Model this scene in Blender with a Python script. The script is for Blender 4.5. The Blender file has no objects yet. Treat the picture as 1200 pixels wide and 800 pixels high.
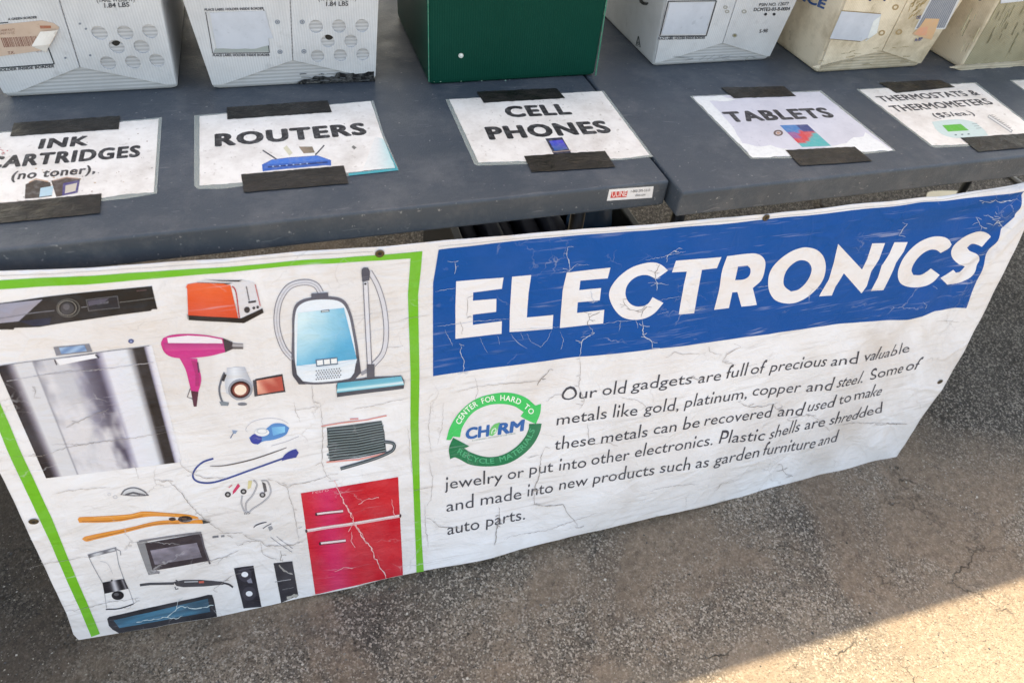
import bpy, bmesh, math, random
from mathutils import Vector, Matrix, noise
from mathutils.geometry import tessellate_polygon

SC = bpy.context.scene
COL = SC.collection
random.seed(7)

# ------------------------------------------------------------------ camera
CAMP = Vector((-0.55179, -0.83009, 1.30840))
RIGHT = Vector((0.9559989, -0.2838865, 0.0739896))
DOWN = Vector((-0.1498234, -0.6892802, -0.7088341))
FWD = Vector((0.2522280, 0.6665592, -0.7014840))
FPX = 814.855
cd = bpy.data.cameras.new('camera'); cam = bpy.data.objects.new('camera', cd); COL.objects.link(cam)
cam.matrix_world = Matrix(((RIGHT.x, -DOWN.x, -FWD.x, CAMP.x), (RIGHT.y, -DOWN.y, -FWD.y, CAMP.y),
                           (RIGHT.z, -DOWN.z, -FWD.z, CAMP.z), (0, 0, 0, 1)))
cd.sensor_width = 36; cd.lens = FPX * 36 / 1200; cd.clip_start = 0.02; cd.clip_end = 500
cd.dof.use_dof = True; cd.dof.focus_distance = 1.22; cd.dof.aperture_fstop = 4.5
SC.camera = cam

# ------------------------------------------------------------------ light
SUN_EL, SUN_AZ = math.radians(58), math.radians(12)      # azimuth from +Y towards +X
w = bpy.data.worlds.new('World'); SC.world = w; w.use_nodes = True
nt = w.node_tree; bg = nt.nodes['Background']
sky = nt.nodes.new('ShaderNodeTexSky'); sky.sky_type = 'NISHITA'; sky.sun_disc = False
sky.sun_elevation = SUN_EL; sky.sun_rotation = SUN_AZ; sky.dust_density = 2.0; sky.ozone_density = 0.7
nt.links.new(sky.outputs[0], bg.inputs[0]); bg.inputs[1].default_value = 0.15
sl = bpy.data.lights.new('sun', 'SUN'); sl.energy = 3.7; sl.angle = math.radians(0.4); sl.color = (1, 0.95, 0.85)
so = bpy.data.objects.new('sun', sl); COL.objects.link(so)
SUND = Vector((math.sin(SUN_AZ) * math.cos(SUN_EL), math.cos(SUN_AZ) * math.cos(SUN_EL), math.sin(SUN_EL)))
so.rotation_euler = SUND.to_track_quat('Z', 'Y').to_euler(); so.location = (1, 2, 5)
vs = SC.view_settings; vs.view_transform = 'Standard'; vs.look = 'None'; vs.exposure = 1.82; vs.gamma = 1
vs.use_white_balance = True; vs.white_balance_temperature = 9000; vs.white_balance_tint = 10

H = 0.74
LIP = 0.045

# ------------------------------------------------------------------ helpers
def lin(c, k=1.0):
    r = []
    for v in c[:3]:
        v /= 255.0
        r.append(min(0.95, k * (v / 12.92 if v < .04045 else ((v + .055) / 1.055) ** 2.4)))
    return (r[0], r[1], r[2], 1.0)

def ray(u, v):
    return (RIGHT * ((u - 600) / FPX) + DOWN * ((v - 400) / FPX) + FWD)

class Top:                      # horizontal plane: a=x, b=y
    def __init__(s, z=H): s.z = z
    def px(s, u, v):
        r = ray(u, v); t = (s.z - CAMP.z) / r.z; p = CAMP + r * t; return (p.x, p.y)
    def lift(s, a, b, o): return Vector((a, b, s.z + o))

class Front:                    # upright plane facing -y, leaning out: a=x, b=z
    def __init__(s, y, lean=0.0, z0=H): s.y = y; s.k = lean; s.z0 = z0
    def px(s, u, v):
        r = ray(u, v); n = Vector((0, 1, s.k)); d = s.y + s.k * s.z0
        t = (d - n.dot(CAMP)) / n.dot(r); p = CAMP + r * t; return (p.x, p.z)
    def lift(s, a, b, o): return Vector((a, s.y - s.k * (b - s.z0) - o, b))

class Side:                     # upright plane facing -x (sgn -1) or +x: a=y, b=z
    def __init__(s, x, lean=0.0, sgn=-1): s.x = x; s.k = lean; s.g = sgn
    def px(s, u, v):
        r = ray(u, v); n = Vector((1, 0, -s.g * s.k)); d = s.x - s.g * s.k * H
        t = (d - n.dot(CAMP)) / n.dot(r); p = CAMP + r * t; return (p.y, p.z)
    def lift(s, a, b, o): return Vector((s.x + s.g * s.k * (b - H) + s.g * o, a, b))

def YB(x, z):
    t = max(-0.05, min(1.15, z / 0.67))
    yb = -(0.158 + 0.036 * math.exp(-((x + .2) / .5) ** 2))
    yt = -0.040
    y = yb + (yt - yb) * t
    y -= 0.010 * math.sin(math.pi * max(0, min(1, t))) * math.sin(x * 5.2 + 1.1)
    y -= 0.0035 * math.sin(x * 11.3 + z * 4) * (1 - t * .5)
    # folds gathered into the pulled-up right corner
    dx, dz = 0.84 - x, 0.675 - z
    r = math.hypot(dx, dz) + 1e-6
    th = math.atan2(dz, dx)
    env = min(1, r / .09) * math.exp(-r / .26)
    y -= 0.0068 * env * math.sin(th * 19 + 1.2 * math.sin(th * 7)) 
    # slack ripples in the lower right corner
    y -= 0.0032 * math.exp(-((x - .55) / .22) ** 2) * math.sin((x * .75 + z * .65) * 62 + 1.5 * math.sin(z * 15)) * (0.35 + 0.65 * max(0, 1 - abs(z - .22) / .25))
    # curled lower hem
    y -= 0.006 * math.exp(-max(z, 0) / .035) * (0.6 + 0.4 * math.sin(x * 17))
    n = noise.noise(Vector((x * 8, z * 10, 3.1))) * 1.5
    n2 = noise.noise(Vector((x * 22, z * 28, 7.7))) * 1.4
    return y + 0.0022 * n + 0.0007 * n2

class Banner:
    def px(s, u, v):
        r = ray(u, v); y = -0.1
        for _ in range(7):
            t = (y - CAMP.y) / r.y; p = CAMP + r * t; y = YB(p.x, p.z)
        return (p.x, p.z)
    def lift(s, a, b, o): return Vector((a, YB(a, b) - o, b))

def tagit(o, label=None, cat=None, group=None, kind=None):
    if label: o['label'] = label
    if cat: o['category'] = cat
    if group: o['group'] = group
    if kind: o['kind'] = kind
    return o

def thing(name, loc, label, cat, group=None):
    o = bpy.data.objects.new(name, None); COL.objects.link(o); o.location = loc; o.empty_display_size = .05
    return tagit(o, label, cat, group)

def root_of(o):
    v = Vector((0, 0, 0))
    while o is not None:
        v += o.location; o = o.parent
    return v

def link_bm(name, bm, mat, parent=None, smooth=False, label=None):
    off = root_of(parent)
    if off.length > 0: bmesh.ops.translate(bm, verts=bm.verts, vec=-off)
    me = bpy.data.meshes.new(name); bm.to_mesh(me); bm.free()
    if smooth:
        for p in me.polygons: p.use_smooth = True
    me.materials.append(mat)
    o = bpy.data.objects.new(name, me); COL.objects.link(o); o.parent = parent
    if label: o['label'] = label
    return o

def smooth_loop(pts, n=5, corner=50):
    """Catmull-Rom through the points, keeping sharp corners sharp."""
    N = len(pts); out = []
    P = [Vector(p) for p in pts]
    tan = []
    for i in range(N):
        a, b, c = P[i - 1], P[i], P[(i + 1) % N]
        d1, d2 = b - a, c - b
        if d1.length < 1e-6 or d2.length < 1e-6 or math.degrees(abs(d1.angle_signed(d2))) > corner: tan.append(None)
        else: tan.append((c - a) * .5)
    for i in range(N):
        p, q = P[i], P[(i + 1) % N]; d = q - p
        t0 = tan[i]; t1 = tan[(i + 1) % N]
        if t0 is None and t1 is None:
            out.append((p.x, p.y)); continue
        if t0 is None: t0 = d * 1.0
        else: t0 = t0.normalized() * d.length
        if t1 is None: t1 = d * 1.0
        else: t1 = t1.normalized() * d.length
        for k in range(n):
            s = k / n; s2, s3 = s * s, s * s * s
            v = p * (2 * s3 - 3 * s2 + 1) + t0 * (s3 - 2 * s2 + s) + q * (-2 * s3 + 3 * s2) + t1 * (s3 - s2)
            out.append((v.x, v.y))
    return out

LSTEP = 0.00022
class Sheet:
    """flat print: coloured polygons in a surface's own 2-D coordinates"""
    def __init__(s, surf, step=LSTEP):
        s.surf = surf; s.bm = bmesh.new(); s.c = s.bm.verts.layers.float_color.new('Col'); s.step = .00008 if isinstance(surf, Top) else step
    def tri2(s, pts, tris, col, off):
        vs = []
        for p in pts:
            v = s.bm.verts.new((p[0], p[1], off)); v[s.c] = col; vs.append(v)
        for t in tris:
            if len(set(t)) < 3: continue
            try: f = s.bm.faces.new([vs[i] for i in t])
            except ValueError: continue
            f.normal_update()
            if f.normal.z < 0: f.normal_flip()
    def poly2(s, pts, col, layer=1, holes=()):
        loops = [[Vector((p[0], p[1], 0)) for p in pts]] + [[Vector((p[0], p[1], 0)) for p in h] for h in holes]
        flat = [p for l in loops for p in l]
        s.tri2(flat, tessellate_polygon(loops), lin(col, KC) if len(col) == 3 else col, layer * s.step)
    def poly(s, pts, col, layer=1, holes=(), sm=False):
        if sm: pts = smooth_loop(pts); holes = [smooth_loop(h) for h in holes]
        s.poly2([s.surf.px(*p) for p in pts], col, layer, [[s.surf.px(*p) for p in h] for h in holes])
    def ell(s, c, rx, ry, col, layer=1, rot=0, n=20, hole=None):
        def ring(k, m=n):
            ca, sa = math.cos(rot), math.sin(rot)
            return [(c[0] + ca * rx * k * math.cos(t) - sa * ry * k * math.sin(t), c[1] + sa * rx * k * math.cos(t) + ca * ry * k * math.sin(t))
                    for t in [2 * math.pi * i / m for i in range(m)]]
        s.poly(ring(1), col, layer, [ring(hole)] if hole else ())
    def line(s, pts, wd, col, layer=1, sm=False, taper=False, jit=0.0):
        if sm:
            P = []
            for i in range(len(pts) - 1):
                p0 = pts[max(0, i - 1)]; p1 = pts[i]; p2 = pts[i + 1]; p3 = pts[min(len(pts) - 1, i + 2)]
                for k in range(5):
                    t = k / 5
                    P.append(tuple(.5 * ((2 * p1[j]) + (-p0[j] + p2[j]) * t + (2 * p0[j] - 5 * p1[j] + 4 * p2[j] - p3[j]) * t * t + (-p0[j] + 3 * p1[j] - 3 * p2[j] + p3[j]) * t ** 3) for j in (0, 1)))
            P.append(pts[-1]); pts = P
        if jit:
            P = [pts[0]]
            for a, b in zip(pts, pts[1:]):
                L = math.dist(a, b); n = max(1, int(L / 2.4))
                for k in range(1, n + 1):
                    t = k / n; j = jit if k < n else 0
                    P.append((a[0] + (b[0] - a[0]) * t + random.uniform(-j, j), a[1] + (b[1] - a[1]) * t + random.uniform(-j, j)))
            pts = P
        L, R = [], []
        for i, p in enumerate(pts):
            a = pts[max(0, i - 1)]; b = pts[min(len(pts) - 1, i + 1)]
            dx, dy = b[0] - a[0], b[1] - a[1]; l = math.hypot(dx, dy) or 1
            ww = wd / 2
            if taper: ww *= max(.15, math.sin(math.pi * min(1, max(0, (i + .3) / len(pts)))) ** .5)
            if jit: ww *= random.uniform(.45, 1.35)
            L.append((p[0] - dy / l * ww, p[1] + dx / l * ww)); R.append((p[0] + dy / l * ww, p[1] - dx / l * ww))
        m = [s.surf.px(*p) for p in L + R]; n = len(pts)
        s.tri2(m, [t for i in range(n - 1) for t in ((i, i + 1, n + i + 1), (i, n + i + 1, n + i))], lin(col, KC), layer * s.step)
    def grad(s, quad, fn, layer=1, nu=16, nv=8):
        """quad TL,TR,BR,BL in photo points; fn(u,v)->sRGB"""
        a, b, c, d = quad
        vs = []
        for j in range(nv + 1):
            for i in range(nu + 1):
                u, v = i / nu, j / nv
                p = [(a[k] * (1 - u) + b[k] * u) * (1 - v) + (d[k] * (1 - u) + c[k] * u) * v for k in (0, 1)]
                q = s.surf.px(*p); w_ = s.bm.verts.new((q[0], q[1], layer * s.step)); w_[s.c] = lin(fn(u, v), KC); vs.append(w_)
        for j in range(nv):
            for i in range(nu):
                k = j * (nu + 1) + i
                f = s.bm.faces.new((vs[k], vs[k + 1], vs[k + nu + 2], vs[k + nu + 1])); f.normal_update()
                if f.normal.z < 0: f.normal_flip()
    def text_px(s, txt, p0, p1, up, col, layer=1, bold=0.0, xh=0, fit=False):
        """text fitted between two photo points; up = photo vector of one ascender height"""
        V, T, x0, x1, hh = glyphs(txt)
        L = x1 - x0
        bx, by = (p1[0] - p0[0]) / L, (p1[1] - p0[1]) / L
        ux, uy = up[0] / hh, up[1] / hh
        sc_, sh_ = 1.0, 0.0
        if xh:
            V = [(x, y * xh / .658 if y <= .449 else .449 * xh / .658 + (y - .449) * (.682 - .449 * xh / .658) / .233) for x, y in V]
        if fit:
            for _ in range(4):
                xs = [p0[0] + sh_ + (x - x0) * bx * sc_ + y * ux for x, y in V]; lo, hi = min(xs), max(xs)
                sc_ *= (p1[0] - p0[0]) / (hi - lo); sh_ += p0[0] - lo
        bx *= sc_; by *= sc_; p0 = (p0[0] + sh_, p0[1])
        if s.surf.__class__ is Banner and p1[0] > 940:
            def W(u, v):
                e = max(0, min(1, (u - 930) / 60)); ph = (u * .62 + v * .78) / 5.2
                return (u + 2.3 * e * math.sin(ph), v - .9 * e * math.sin(ph + .6))
            s.tri2([s.surf.px(*W(p0[0] + (x - x0) * bx + y * ux, p0[1] + (x - x0) * by + y * uy)) for x, y in V], T, lin(col, KC), layer * s.step); return
        for k, (ox, oy) in enumerate(offs(bold)):
            pts = [s.surf.px(p0[0] + (x - x0 + ox) * bx + (y + oy) * ux, p0[1] + (x - x0 + ox) * by + (y + oy) * uy) for x, y in V]
            s.tri2(pts, T, lin(col, KC), layer * s.step + k * 0.000012)
    def text_pl(s, txt, p0, p1, h, col, layer=1, bold=0.0, shear=0.0):
        """text on a true plane: baseline between two photo points, h = ascender height in metres"""
        V, T, x0, x1, hh = glyphs(txt, 1.0 + bold * 2.6)
        a = Vector(s.surf.px(*p0)); b = Vector(s.surf.px(*p1)); d = (b - a) / (x1 - x0); n = Vector((-d.y, d.x)).normalized()
        if isinstance(s.surf, Side) : n = Vector((-d.y, d.x)).normalized() * (1 if s.surf.g > 0 else -1)
        k_ = h / hh
        for k, (ox, oy) in enumerate(offs(bold)):
            pts = [a + d * (x - x0 + ox + shear * y) + n * (k_ * (y + oy)) for x, y in V]
            s.tri2(pts, T, lin(col, KC), layer * s.step + k * 0.000012)
    def make(s, name, mat, parent, grid=None, label=None):
        bm = s.bm
        if grid and bm.verts:
            for ax in (0, 1):
                lo = min(v.co[ax] for v in bm.verts); hi = max(v.co[ax] for v in bm.verts)
                k = math.ceil(lo / grid)
                while k * grid < hi:
                    co = Vector((0, 0, 0)); co[ax] = k * grid; no = Vector((0, 0, 0)); no[ax] = 1
                    bmesh.ops.bisect_plane(bm, geom=bm.verts[:] + bm.edges[:] + bm.faces[:], plane_co=co, plane_no=no, dist=1e-6)
                    k += 1
        for v in bm.verts: v.co = s.surf.lift(v.co.x, v.co.y, v.co.z)
        for f in bm.faces:
            f.smooth = False
        o = link_bm(name, bm, mat, parent, smooth=bool(grid), label=label)
        if name in ('lettering', 'side_lettering', 'printed_picture', 'crease_cracks', 'scuffs', 'worn_edges', 'rivet_marks', 'black_scuff', 'hem_stitch', 'sticker', 'round_logo') or name.endswith('_picture'): o['kind'] = 'stuff'
        return o
KC = 1.12

_g = {}
def glyphs(txt, sp=1.0):
    key = (txt, sp)
    if key not in _g:
        c = bpy.data.curves.new('lettering_source', 'FONT'); c.body = txt; c.resolution_u = 3; c.space_character = sp
        o = bpy.data.objects.new('lettering_source', c); COL.objects.link(o)
        dg = bpy.context.evaluated_depsgraph_get(); me = o.evaluated_get(dg).to_mesh()
        V = [(v.co.x, v.co.y) for v in me.vertices]; T = []
        for p in me.polygons:
            q = list(p.vertices)
            for i in range(1, len(q) - 1): T.append((q[0], q[i], q[i + 1]))
        o.evaluated_get(dg).to_mesh_clear(); bpy.data.objects.remove(o); bpy.data.curves.remove(c)
        xs = [v[0] for v in V]
        _g[key] = (V, T, min(xs), max(xs), 0.682)
    return _g[key]

def offs(b):
    if not b: return [(0, 0)]
    return [(0, 0)] + [(b * math.cos(t), b * .8 * math.sin(t)) for t in [k * math.pi / 4 + .39 for k in range(8)]]

def prism(bm, surf, pts, o0, o1, holes=()):
    """solid slab on a surface between two offsets; pts in surface coordinates"""
    loops = [list(pts)] + [list(h) for h in holes]
    L3 = [[Vector((p[0], p[1], 0)) for p in l] for l in loops]
    tris = tessellate_polygon(L3)
    flat = [p for l in loops for p in l]
    f = [bm.verts.new(surf.lift(p[0], p[1], o1)) for p in flat]
    b = [bm.verts.new(surf.lift(p[0], p[1], o0)) for p in flat]
    for t in tris:
        try: bm.faces.new([f[i] for i in t]); bm.faces.new([b[i] for i in reversed(t)])
        except ValueError: pass
    k = 0
    for l in loops:
        n = len(l)
        for i in range(n):
            bm.faces.new((f[k + i], f[k + (i + 1) % n], b[k + (i + 1) % n], b[k + i]))
        k += n
    bmesh.ops.recalc_face_normals(bm, faces=bm.faces)

def box(bm, lo, hi, bevel=0.0, seg=2):
    vs = [bm.verts.new((x, y, z)) for x in (lo[0], hi[0]) for y in (lo[1], hi[1]) for z in (lo[2], hi[2])]
    fs = [(0, 1, 3, 2), (4, 6, 7, 5), (0, 4, 5, 1), (2, 3, 7, 6), (0, 2, 6, 4), (1, 5, 7, 3)]
    ff = [bm.faces.new([vs[i] for i in f]) for f in fs]
    if bevel:
        ed = list({e for f in ff for e in f.edges})
        bmesh.ops.bevel(bm, geom=ed, offset=bevel, segments=seg, profile=.5, affect='EDGES')
    bmesh.ops.recalc_face_normals(bm, faces=bm.faces)

def tube(bm, pts, r, n=10):
    rings = []
    P = [Vector(p) for p in pts]
    for i, p in enumerate(P):
        d = (P[min(i + 1, len(P) - 1)] - P[max(i - 1, 0)]).normalized()
        a = d.orthogonal().normalized() if i == 0 else (prev - d * prev.dot(d)).normalized()
        prev = a; b = d.cross(a)
        rings.append([bm.verts.new(p + (a * math.cos(t) + b * math.sin(t)) * r) for t in [2 * math.pi * k / n for k in range(n)]])
    for A, B in zip(rings, rings[1:]):
        for k in range(n): bm.faces.new((A[k], A[(k + 1) % n], B[(k + 1) % n], B[k]))
    bm.faces.new(rings[0]); bm.faces.new(rings[-1])
    bmesh.ops.recalc_face_normals(bm, faces=bm.faces)

# ------------------------------------------------------------------ materials
class NT:
    def __init__(s, name):
        s.m = bpy.data.materials.new(name); s.m.use_nodes = True; s.t = s.m.node_tree; s.b = s.t.nodes['Principled BSDF']
        s.tc = s.t.nodes.new('ShaderNodeTexCoord').outputs['Object']
    def n(s, typ, **k):
        nd = s.t.nodes.new(typ)
        for a, v in k.items(): setattr(nd, a, v)
        return nd
    def l(s, a, b): s.t.links.new(a, b)
    def map(s, sc=(1, 1, 1), rot=(0, 0, 0), src=None):
        m = s.n('ShaderNodeMapping'); m.inputs['Scale'].default_value = sc; m.inputs['Rotation'].default_value = rot
        s.l(src or s.tc, m.inputs[0]); return m.outputs[0]
    def noise(s, scale, det=4, rough=.6, vec=None, dist=0.0, out=0):
        x = s.n('ShaderNodeTexNoise'); x.inputs['Scale'].default_value = scale; x.inputs['Detail'].default_value = det
        x.inputs['Roughness'].default_value = rough; x.inputs['Distortion'].default_value = dist
        s.l(vec or s.tc, x.inputs['Vector']); return x.outputs[out]
    def vor(s, scale, feat='F1', vec=None, out='Distance', rnd=1.0):
        x = s.n('ShaderNodeTexVoronoi'); x.feature = feat; x.inputs['Scale'].default_value = scale; x.inputs['Randomness'].default_value = rnd
        s.l(vec or s.tc, x.inputs['Vector']); return x.outputs[out]
    def ramp(s, src, stops, interp='LINEAR'):
        r = s.n('ShaderNodeValToRGB'); r.color_ramp.interpolation = interp; e = r.color_ramp.elements
        while len(e) < len(stops): e.new(.5)
        for q, (p, c) in zip(e, stops):
            q.position = p; q.color = c if isinstance(c, tuple) else (c, c, c, 1)
        s.l(src, r.inputs[0]); return r.outputs[0]
    def mix(s, f, a, b, mode='MIX'):
        x = s.n('ShaderNodeMix'); x.data_type = 'RGBA'; x.blend_type = mode
        for i, v in ((0, f), (6, a), (7, b)):
            if isinstance(v, (int, float)): x.inputs[i].default_value = v
            elif isinstance(v, tuple): x.inputs[i].default_value = v
            else: s.l(v, x.inputs[i])
        return x.outputs[2]
    def math(s, op, a, b=0.0):
        x = s.n('ShaderNodeMath'); x.operation = op
        for i, v in ((0, a), (1, b)):
            if isinstance(v, (int, float)): x.inputs[i].default_value = v
            else: s.l(v, x.inputs[i])
        return x.outputs[0]
    def bump(s, hgt, strength=.3, dist=.001, nrm=None):
        x = s.n('ShaderNodeBump'); x.inputs['Strength'].default_value = strength; x.inputs['Distance'].default_value = dist
        s.l(hgt, x.inputs['Height'])
        if nrm is not None: s.l(nrm, x.inputs['Normal'])
        s.l(x.outputs[0], s.b.inputs['Normal']); return x.outputs[0]
    def base(s, c, rough=.5, spec=.5, metal=0):
        if isinstance(c, tuple): s.b.inputs['Base Color'].default_value = c
        else: s.l(c, s.b.inputs['Base Color'])
        if isinstance(rough, (int, float)): s.b.inputs['Roughness'].default_value = rough
        else: s.l(rough, s.b.inputs['Roughness'])
        s.b.inputs['Specular IOR Level'].default_value = spec; s.b.inputs['Metallic'].default_value = metal
        return s

def G(v): return (v, v, v, 1)

def crack_field(n):
    """thin irregular crease network, white = crease; broken up by a patchy mask"""
    wob = n.noise(14, 4, .7, out=1)
    vv = n.mix(.055, n.tc, wob, 'ADD')
    d = n.vor(6.5, 'DISTANCE_TO_EDGE', n.map((1, 1, 1.3), src=vv))
    line = n.ramp(d, [(0, .9), (.005, .5), (.011, 0.0)])
    d2 = n.vor(23, 'DISTANCE_TO_EDGE', n.map((1, 1, 1.2), src=vv))
    line2 = n.ramp(d2, [(0, .6), (.014, .25), (.028, 0.0)])
    mask = n.ramp(n.noise(7, 3, .6), [(.56, 0.0), (.70, .8)])
    mask2 = n.ramp(n.noise(9, 3, .6, n.map((1, 1, 1), (0, 0, 1))), [(.58, 0.0), (.70, .8)])
    return n.math('MAXIMUM', n.math('MULTIPLY', line, mask), n.math('MULTIPLY', line2, mask2))

def scratch_field(n, lo=.66, hi=.74):
    a = n.noise(60, 3, .7, n.map((.10, 1, 1.9)))
    b = n.ramp(a, [(lo, 0.0), (hi, 1.0)])
    m = n.ramp(n.noise(8, 2, .5), [(.40, 0.0), (.62, 1.0)])
    return n.math('MULTIPLY', b, m)

def vinyl_bump(n, cr):
    h1 = n.noise(13, 5, .62, n.map((1, 1, 1.5)), dist=.7)
    h2 = n.noise(70, 3, .6, n.map((.22, 1, 1.3)))
    vv = n.mix(.12, n.tc, n.noise(5, 3, .6, out=1), 'ADD')
    fold = n.ramp(n.vor(4.2, 'DISTANCE_TO_EDGE', n.map((1, 1, 1.2), src=vv)), [(0, 1.0), (.05, .35), (.16, 0.0)], 'EASE')
    fold2 = n.ramp(n.vor(11, 'DISTANCE_TO_EDGE', n.map((1.3, 1, .9), (0, .5, 0), vv)), [(0, 1.0), (.07, .2), (.14, 0.0)], 'EASE')
    m1 = n.ramp(n.noise(4, 2, .5), [(.40, 0.0), (.6, 1.0)])
    s_ = n.math('ADD', n.math('MULTIPLY', h1, .9), n.math('MULTIPLY', h2, .16))
    s_ = n.math('ADD', s_, n.math('MULTIPLY', n.math('MULTIPLY', fold, m1), .30))
    s_ = n.math('ADD', s_, n.math('MULTIPLY', n.math('MULTIPLY', fold2, m1), .13))
    s_ = n.math('ADD', s_, n.math('MULTIPLY', cr, -.12))
    n.bump(s_, .85, .007)

def m_banner():
    n = NT('white_vinyl'); cr = crack_field(n)
    base = n.mix(n.ramp(n.noise(5, 5, .6), [(.35, 0.0), (.7, 1.0)]), lin((224, 224, 229), KC), lin((212, 207, 207), KC))
    base = n.mix(n.math('MULTIPLY', scratch_field(n, .54, .72), .42), base, lin((160, 152, 150), KC))
    base = n.mix(n.ramp(n.noise(2.6, 6, .7, dist=.8), [(.48, 0.0), (.68, .42)]), base, lin((178, 168, 162), KC))
    pk = n.ramp(n.noise(11, 4, .7), [(.6, 0.0), (.78, .5)])
    base = n.mix(pk, base, lin((205, 192, 184), KC))
    base = n.mix(n.math('MULTIPLY', cr, .62), base, lin((140, 132, 130), KC))
    n.base(base, .45, .3); vinyl_bump(n, cr); return n.m

def m_print(white=.8, name='worn_print', spec=.2, wash=.08):
    n = NT(name); a = n.n('ShaderNodeVertexColor'); a.layer_name = 'Col'; cr = crack_field(n)
    c = n.mix(n.ramp(n.noise(13, 5, .65), [(.4, 0.0), (.85, wash)]), a.outputs[0], lin((200, 200, 215), KC))
    c = n.mix(n.math('MULTIPLY', scratch_field(n, .64 if spec > .15 else .58, .74), white * .62), c, lin((205, 205, 220), KC))
    c = n.mix(n.math('MULTIPLY', cr, white), c, lin((205, 203, 208), KC))
    n.base(c, .42, spec); vinyl_bump(n, cr); return n.m

def m_heading():
    n = NT('worn_white_print'); a = n.n('ShaderNodeVertexColor'); a.layer_name = 'Col'; cr = crack_field(n)
    c = n.mix(n.ramp(n.noise(9, 5, .65), [(.42, 0.0), (.75, .55)]), a.outputs[0], lin((212, 198, 190), KC))
    c = n.mix(n.math('MULTIPLY', scratch_field(n, .60, .70), .55), c, lin((150, 140, 135), KC))
    c = n.mix(n.math('MULTIPLY', cr, .65), c, lin((120, 108, 104), KC))
    n.base(c, .42, .45); vinyl_bump(n, cr); return n.m

def m_flatprint(name='ink_print', rough=.45):
    n = NT(name); a = n.n('ShaderNodeVertexColor'); a.layer_name = 'Col'
    c = n.mix(n.ramp(n.noise(120, 4, .7), [(.45, 0.0), (.75, .3)]), a.outputs[0], G(.45))
    n.base(c, rough, .25); return n.m

def m_table():
    n = NT('grey_table_plastic')
    c = n.mix(n.ramp(n.noise(3.2, 4, .6), [(.35, 0.0), (.7, 1.0)]), (.047, .062, .082, 1), (.056, .071, .090, 1))
    dust = n.ramp(n.noise(9, 7, .78), [(.48, 0.0), (.74, .42)])
    c = n.mix(dust, c, (.19, .19, .20, 1))
    sp = n.ramp(n.noise(150, 2, .5), [(.70, 0.0), (.74, .6)])
    c = n.mix(sp, c, (.34, .34, .34, 1))
    vv = n.mix(.08, n.tc, n.noise(4, 3, .6, out=1), 'ADD')
    sc = n.ramp(n.noise(190, 2, .5, n.map((.035, 1, 1), (0, 0, .5), vv)), [(.69, 0.0), (.73, .30)])
    c = n.mix(sc, c, (.28, .28, .29, 1))
    sc2 = n.ramp(n.noise(210, 2, .5, n.map((.045, 1, 1), (0, 0, 1.7), vv)), [(.69, 0.0), (.73, .35)])
    c = n.mix(sc2, c, (.025, .03, .038, 1))
    rg = n.ramp(n.noise(14, 4, .6), [(.3, .42), (.7, .62)])
    n.base(c, rg, .4)
    h = n.math('ADD', n.noise(330, 3, .6), n.math('MULTIPLY', n.noise(18, 3, .5), .3)); n.bump(h, .45, .0016); return n.m

def m_paper(name, col, dirt, amt=.5):
    n = NT(name)
    c = n.mix(n.ramp(n.noise(16, 6, .7), [(.42, 0.0), (.72, amt)]), col, dirt)
    c = n.mix(n.ramp(n.noise(90, 3, .6), [(.62, 0.0), (.72, .5)]), c, dirt)
    n.base(c, .32, .5); n.bump(n.noise(26, 3, .5), .25, .002); return n.m

def m_tape():
    n = NT('black_cloth_tape')
    c = n.mix(n.ramp(n.noise(34, 6, .75, n.map((.6, 1, 1)), dist=.6), [(.4, 0.0), (.72, 1.0)]), (.007, .0065, .006, 1), (.032, .027, .024, 1))
    n.base(c, n.ramp(n.noise(25, 3, .6), [(.4, .34), (.6, .62)]), .4)
    n.bump(n.math('ADD', n.noise(70, 4, .7, n.map((.5, 1, 1)), dist=1.2), n.math('MULTIPLY', n.noise(22, 2, .5), 1.2)), 1.0, .003); return n.m

def m_pouch():
    n = NT('clear_laminate'); n.base(lin((190, 196, 190)), .25, .5); n.b.inputs['Alpha'].default_value = .42; return n.m

def m_flute(name, col, dirt, amt, axis='x', per=.0042, dark=.90, spec=.35):
    n = NT(name)
    sep = n.n('ShaderNodeSeparateXYZ'); n.l(n.tc, sep.inputs[0])
    src = {'x': sep.outputs[0], 'z': sep.outputs[2], 'y': sep.outputs[1]}[axis]
    wv = n.math('SINE', n.math('MULTIPLY', src, 2 * math.pi / per))
    st = n.math('ADD', n.math('MULTIPLY', wv, .5), .5)
    c = n.mix(st, tuple(v * dark for v in col[:3]) + (1,), col)
    c = n.mix(n.ramp(n.noise(9, 6, .7), [(.42, 0.0), (.72, amt)]), c, dirt)
    c = n.mix(n.ramp(n.noise(40, 4, .7), [(.6, 0.0), (.75, amt * .8)]), c, dirt)
    n.base(c, .38, spec)
    n.bump(n.math('ADD', st, n.math('MULTIPLY', n.noise(30, 3, .6), 1.5)), .16, .0012)
    return n.m

def m_simple(name, col, rough=.5, metal=0, var=.25, sc=30, bump=.2):
    n = NT(name)
    c = n.mix(n.ramp(n.noise(sc, 4, .6), [(.35, 0.0), (.7, var)]), col, tuple(min(1, v * 1.8 + .02) for v in col[:3]) + (1,))
    n.base(c, rough, .5, metal); n.bump(n.noise(sc * 3, 3, .6), bump, .001); return n.m

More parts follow.
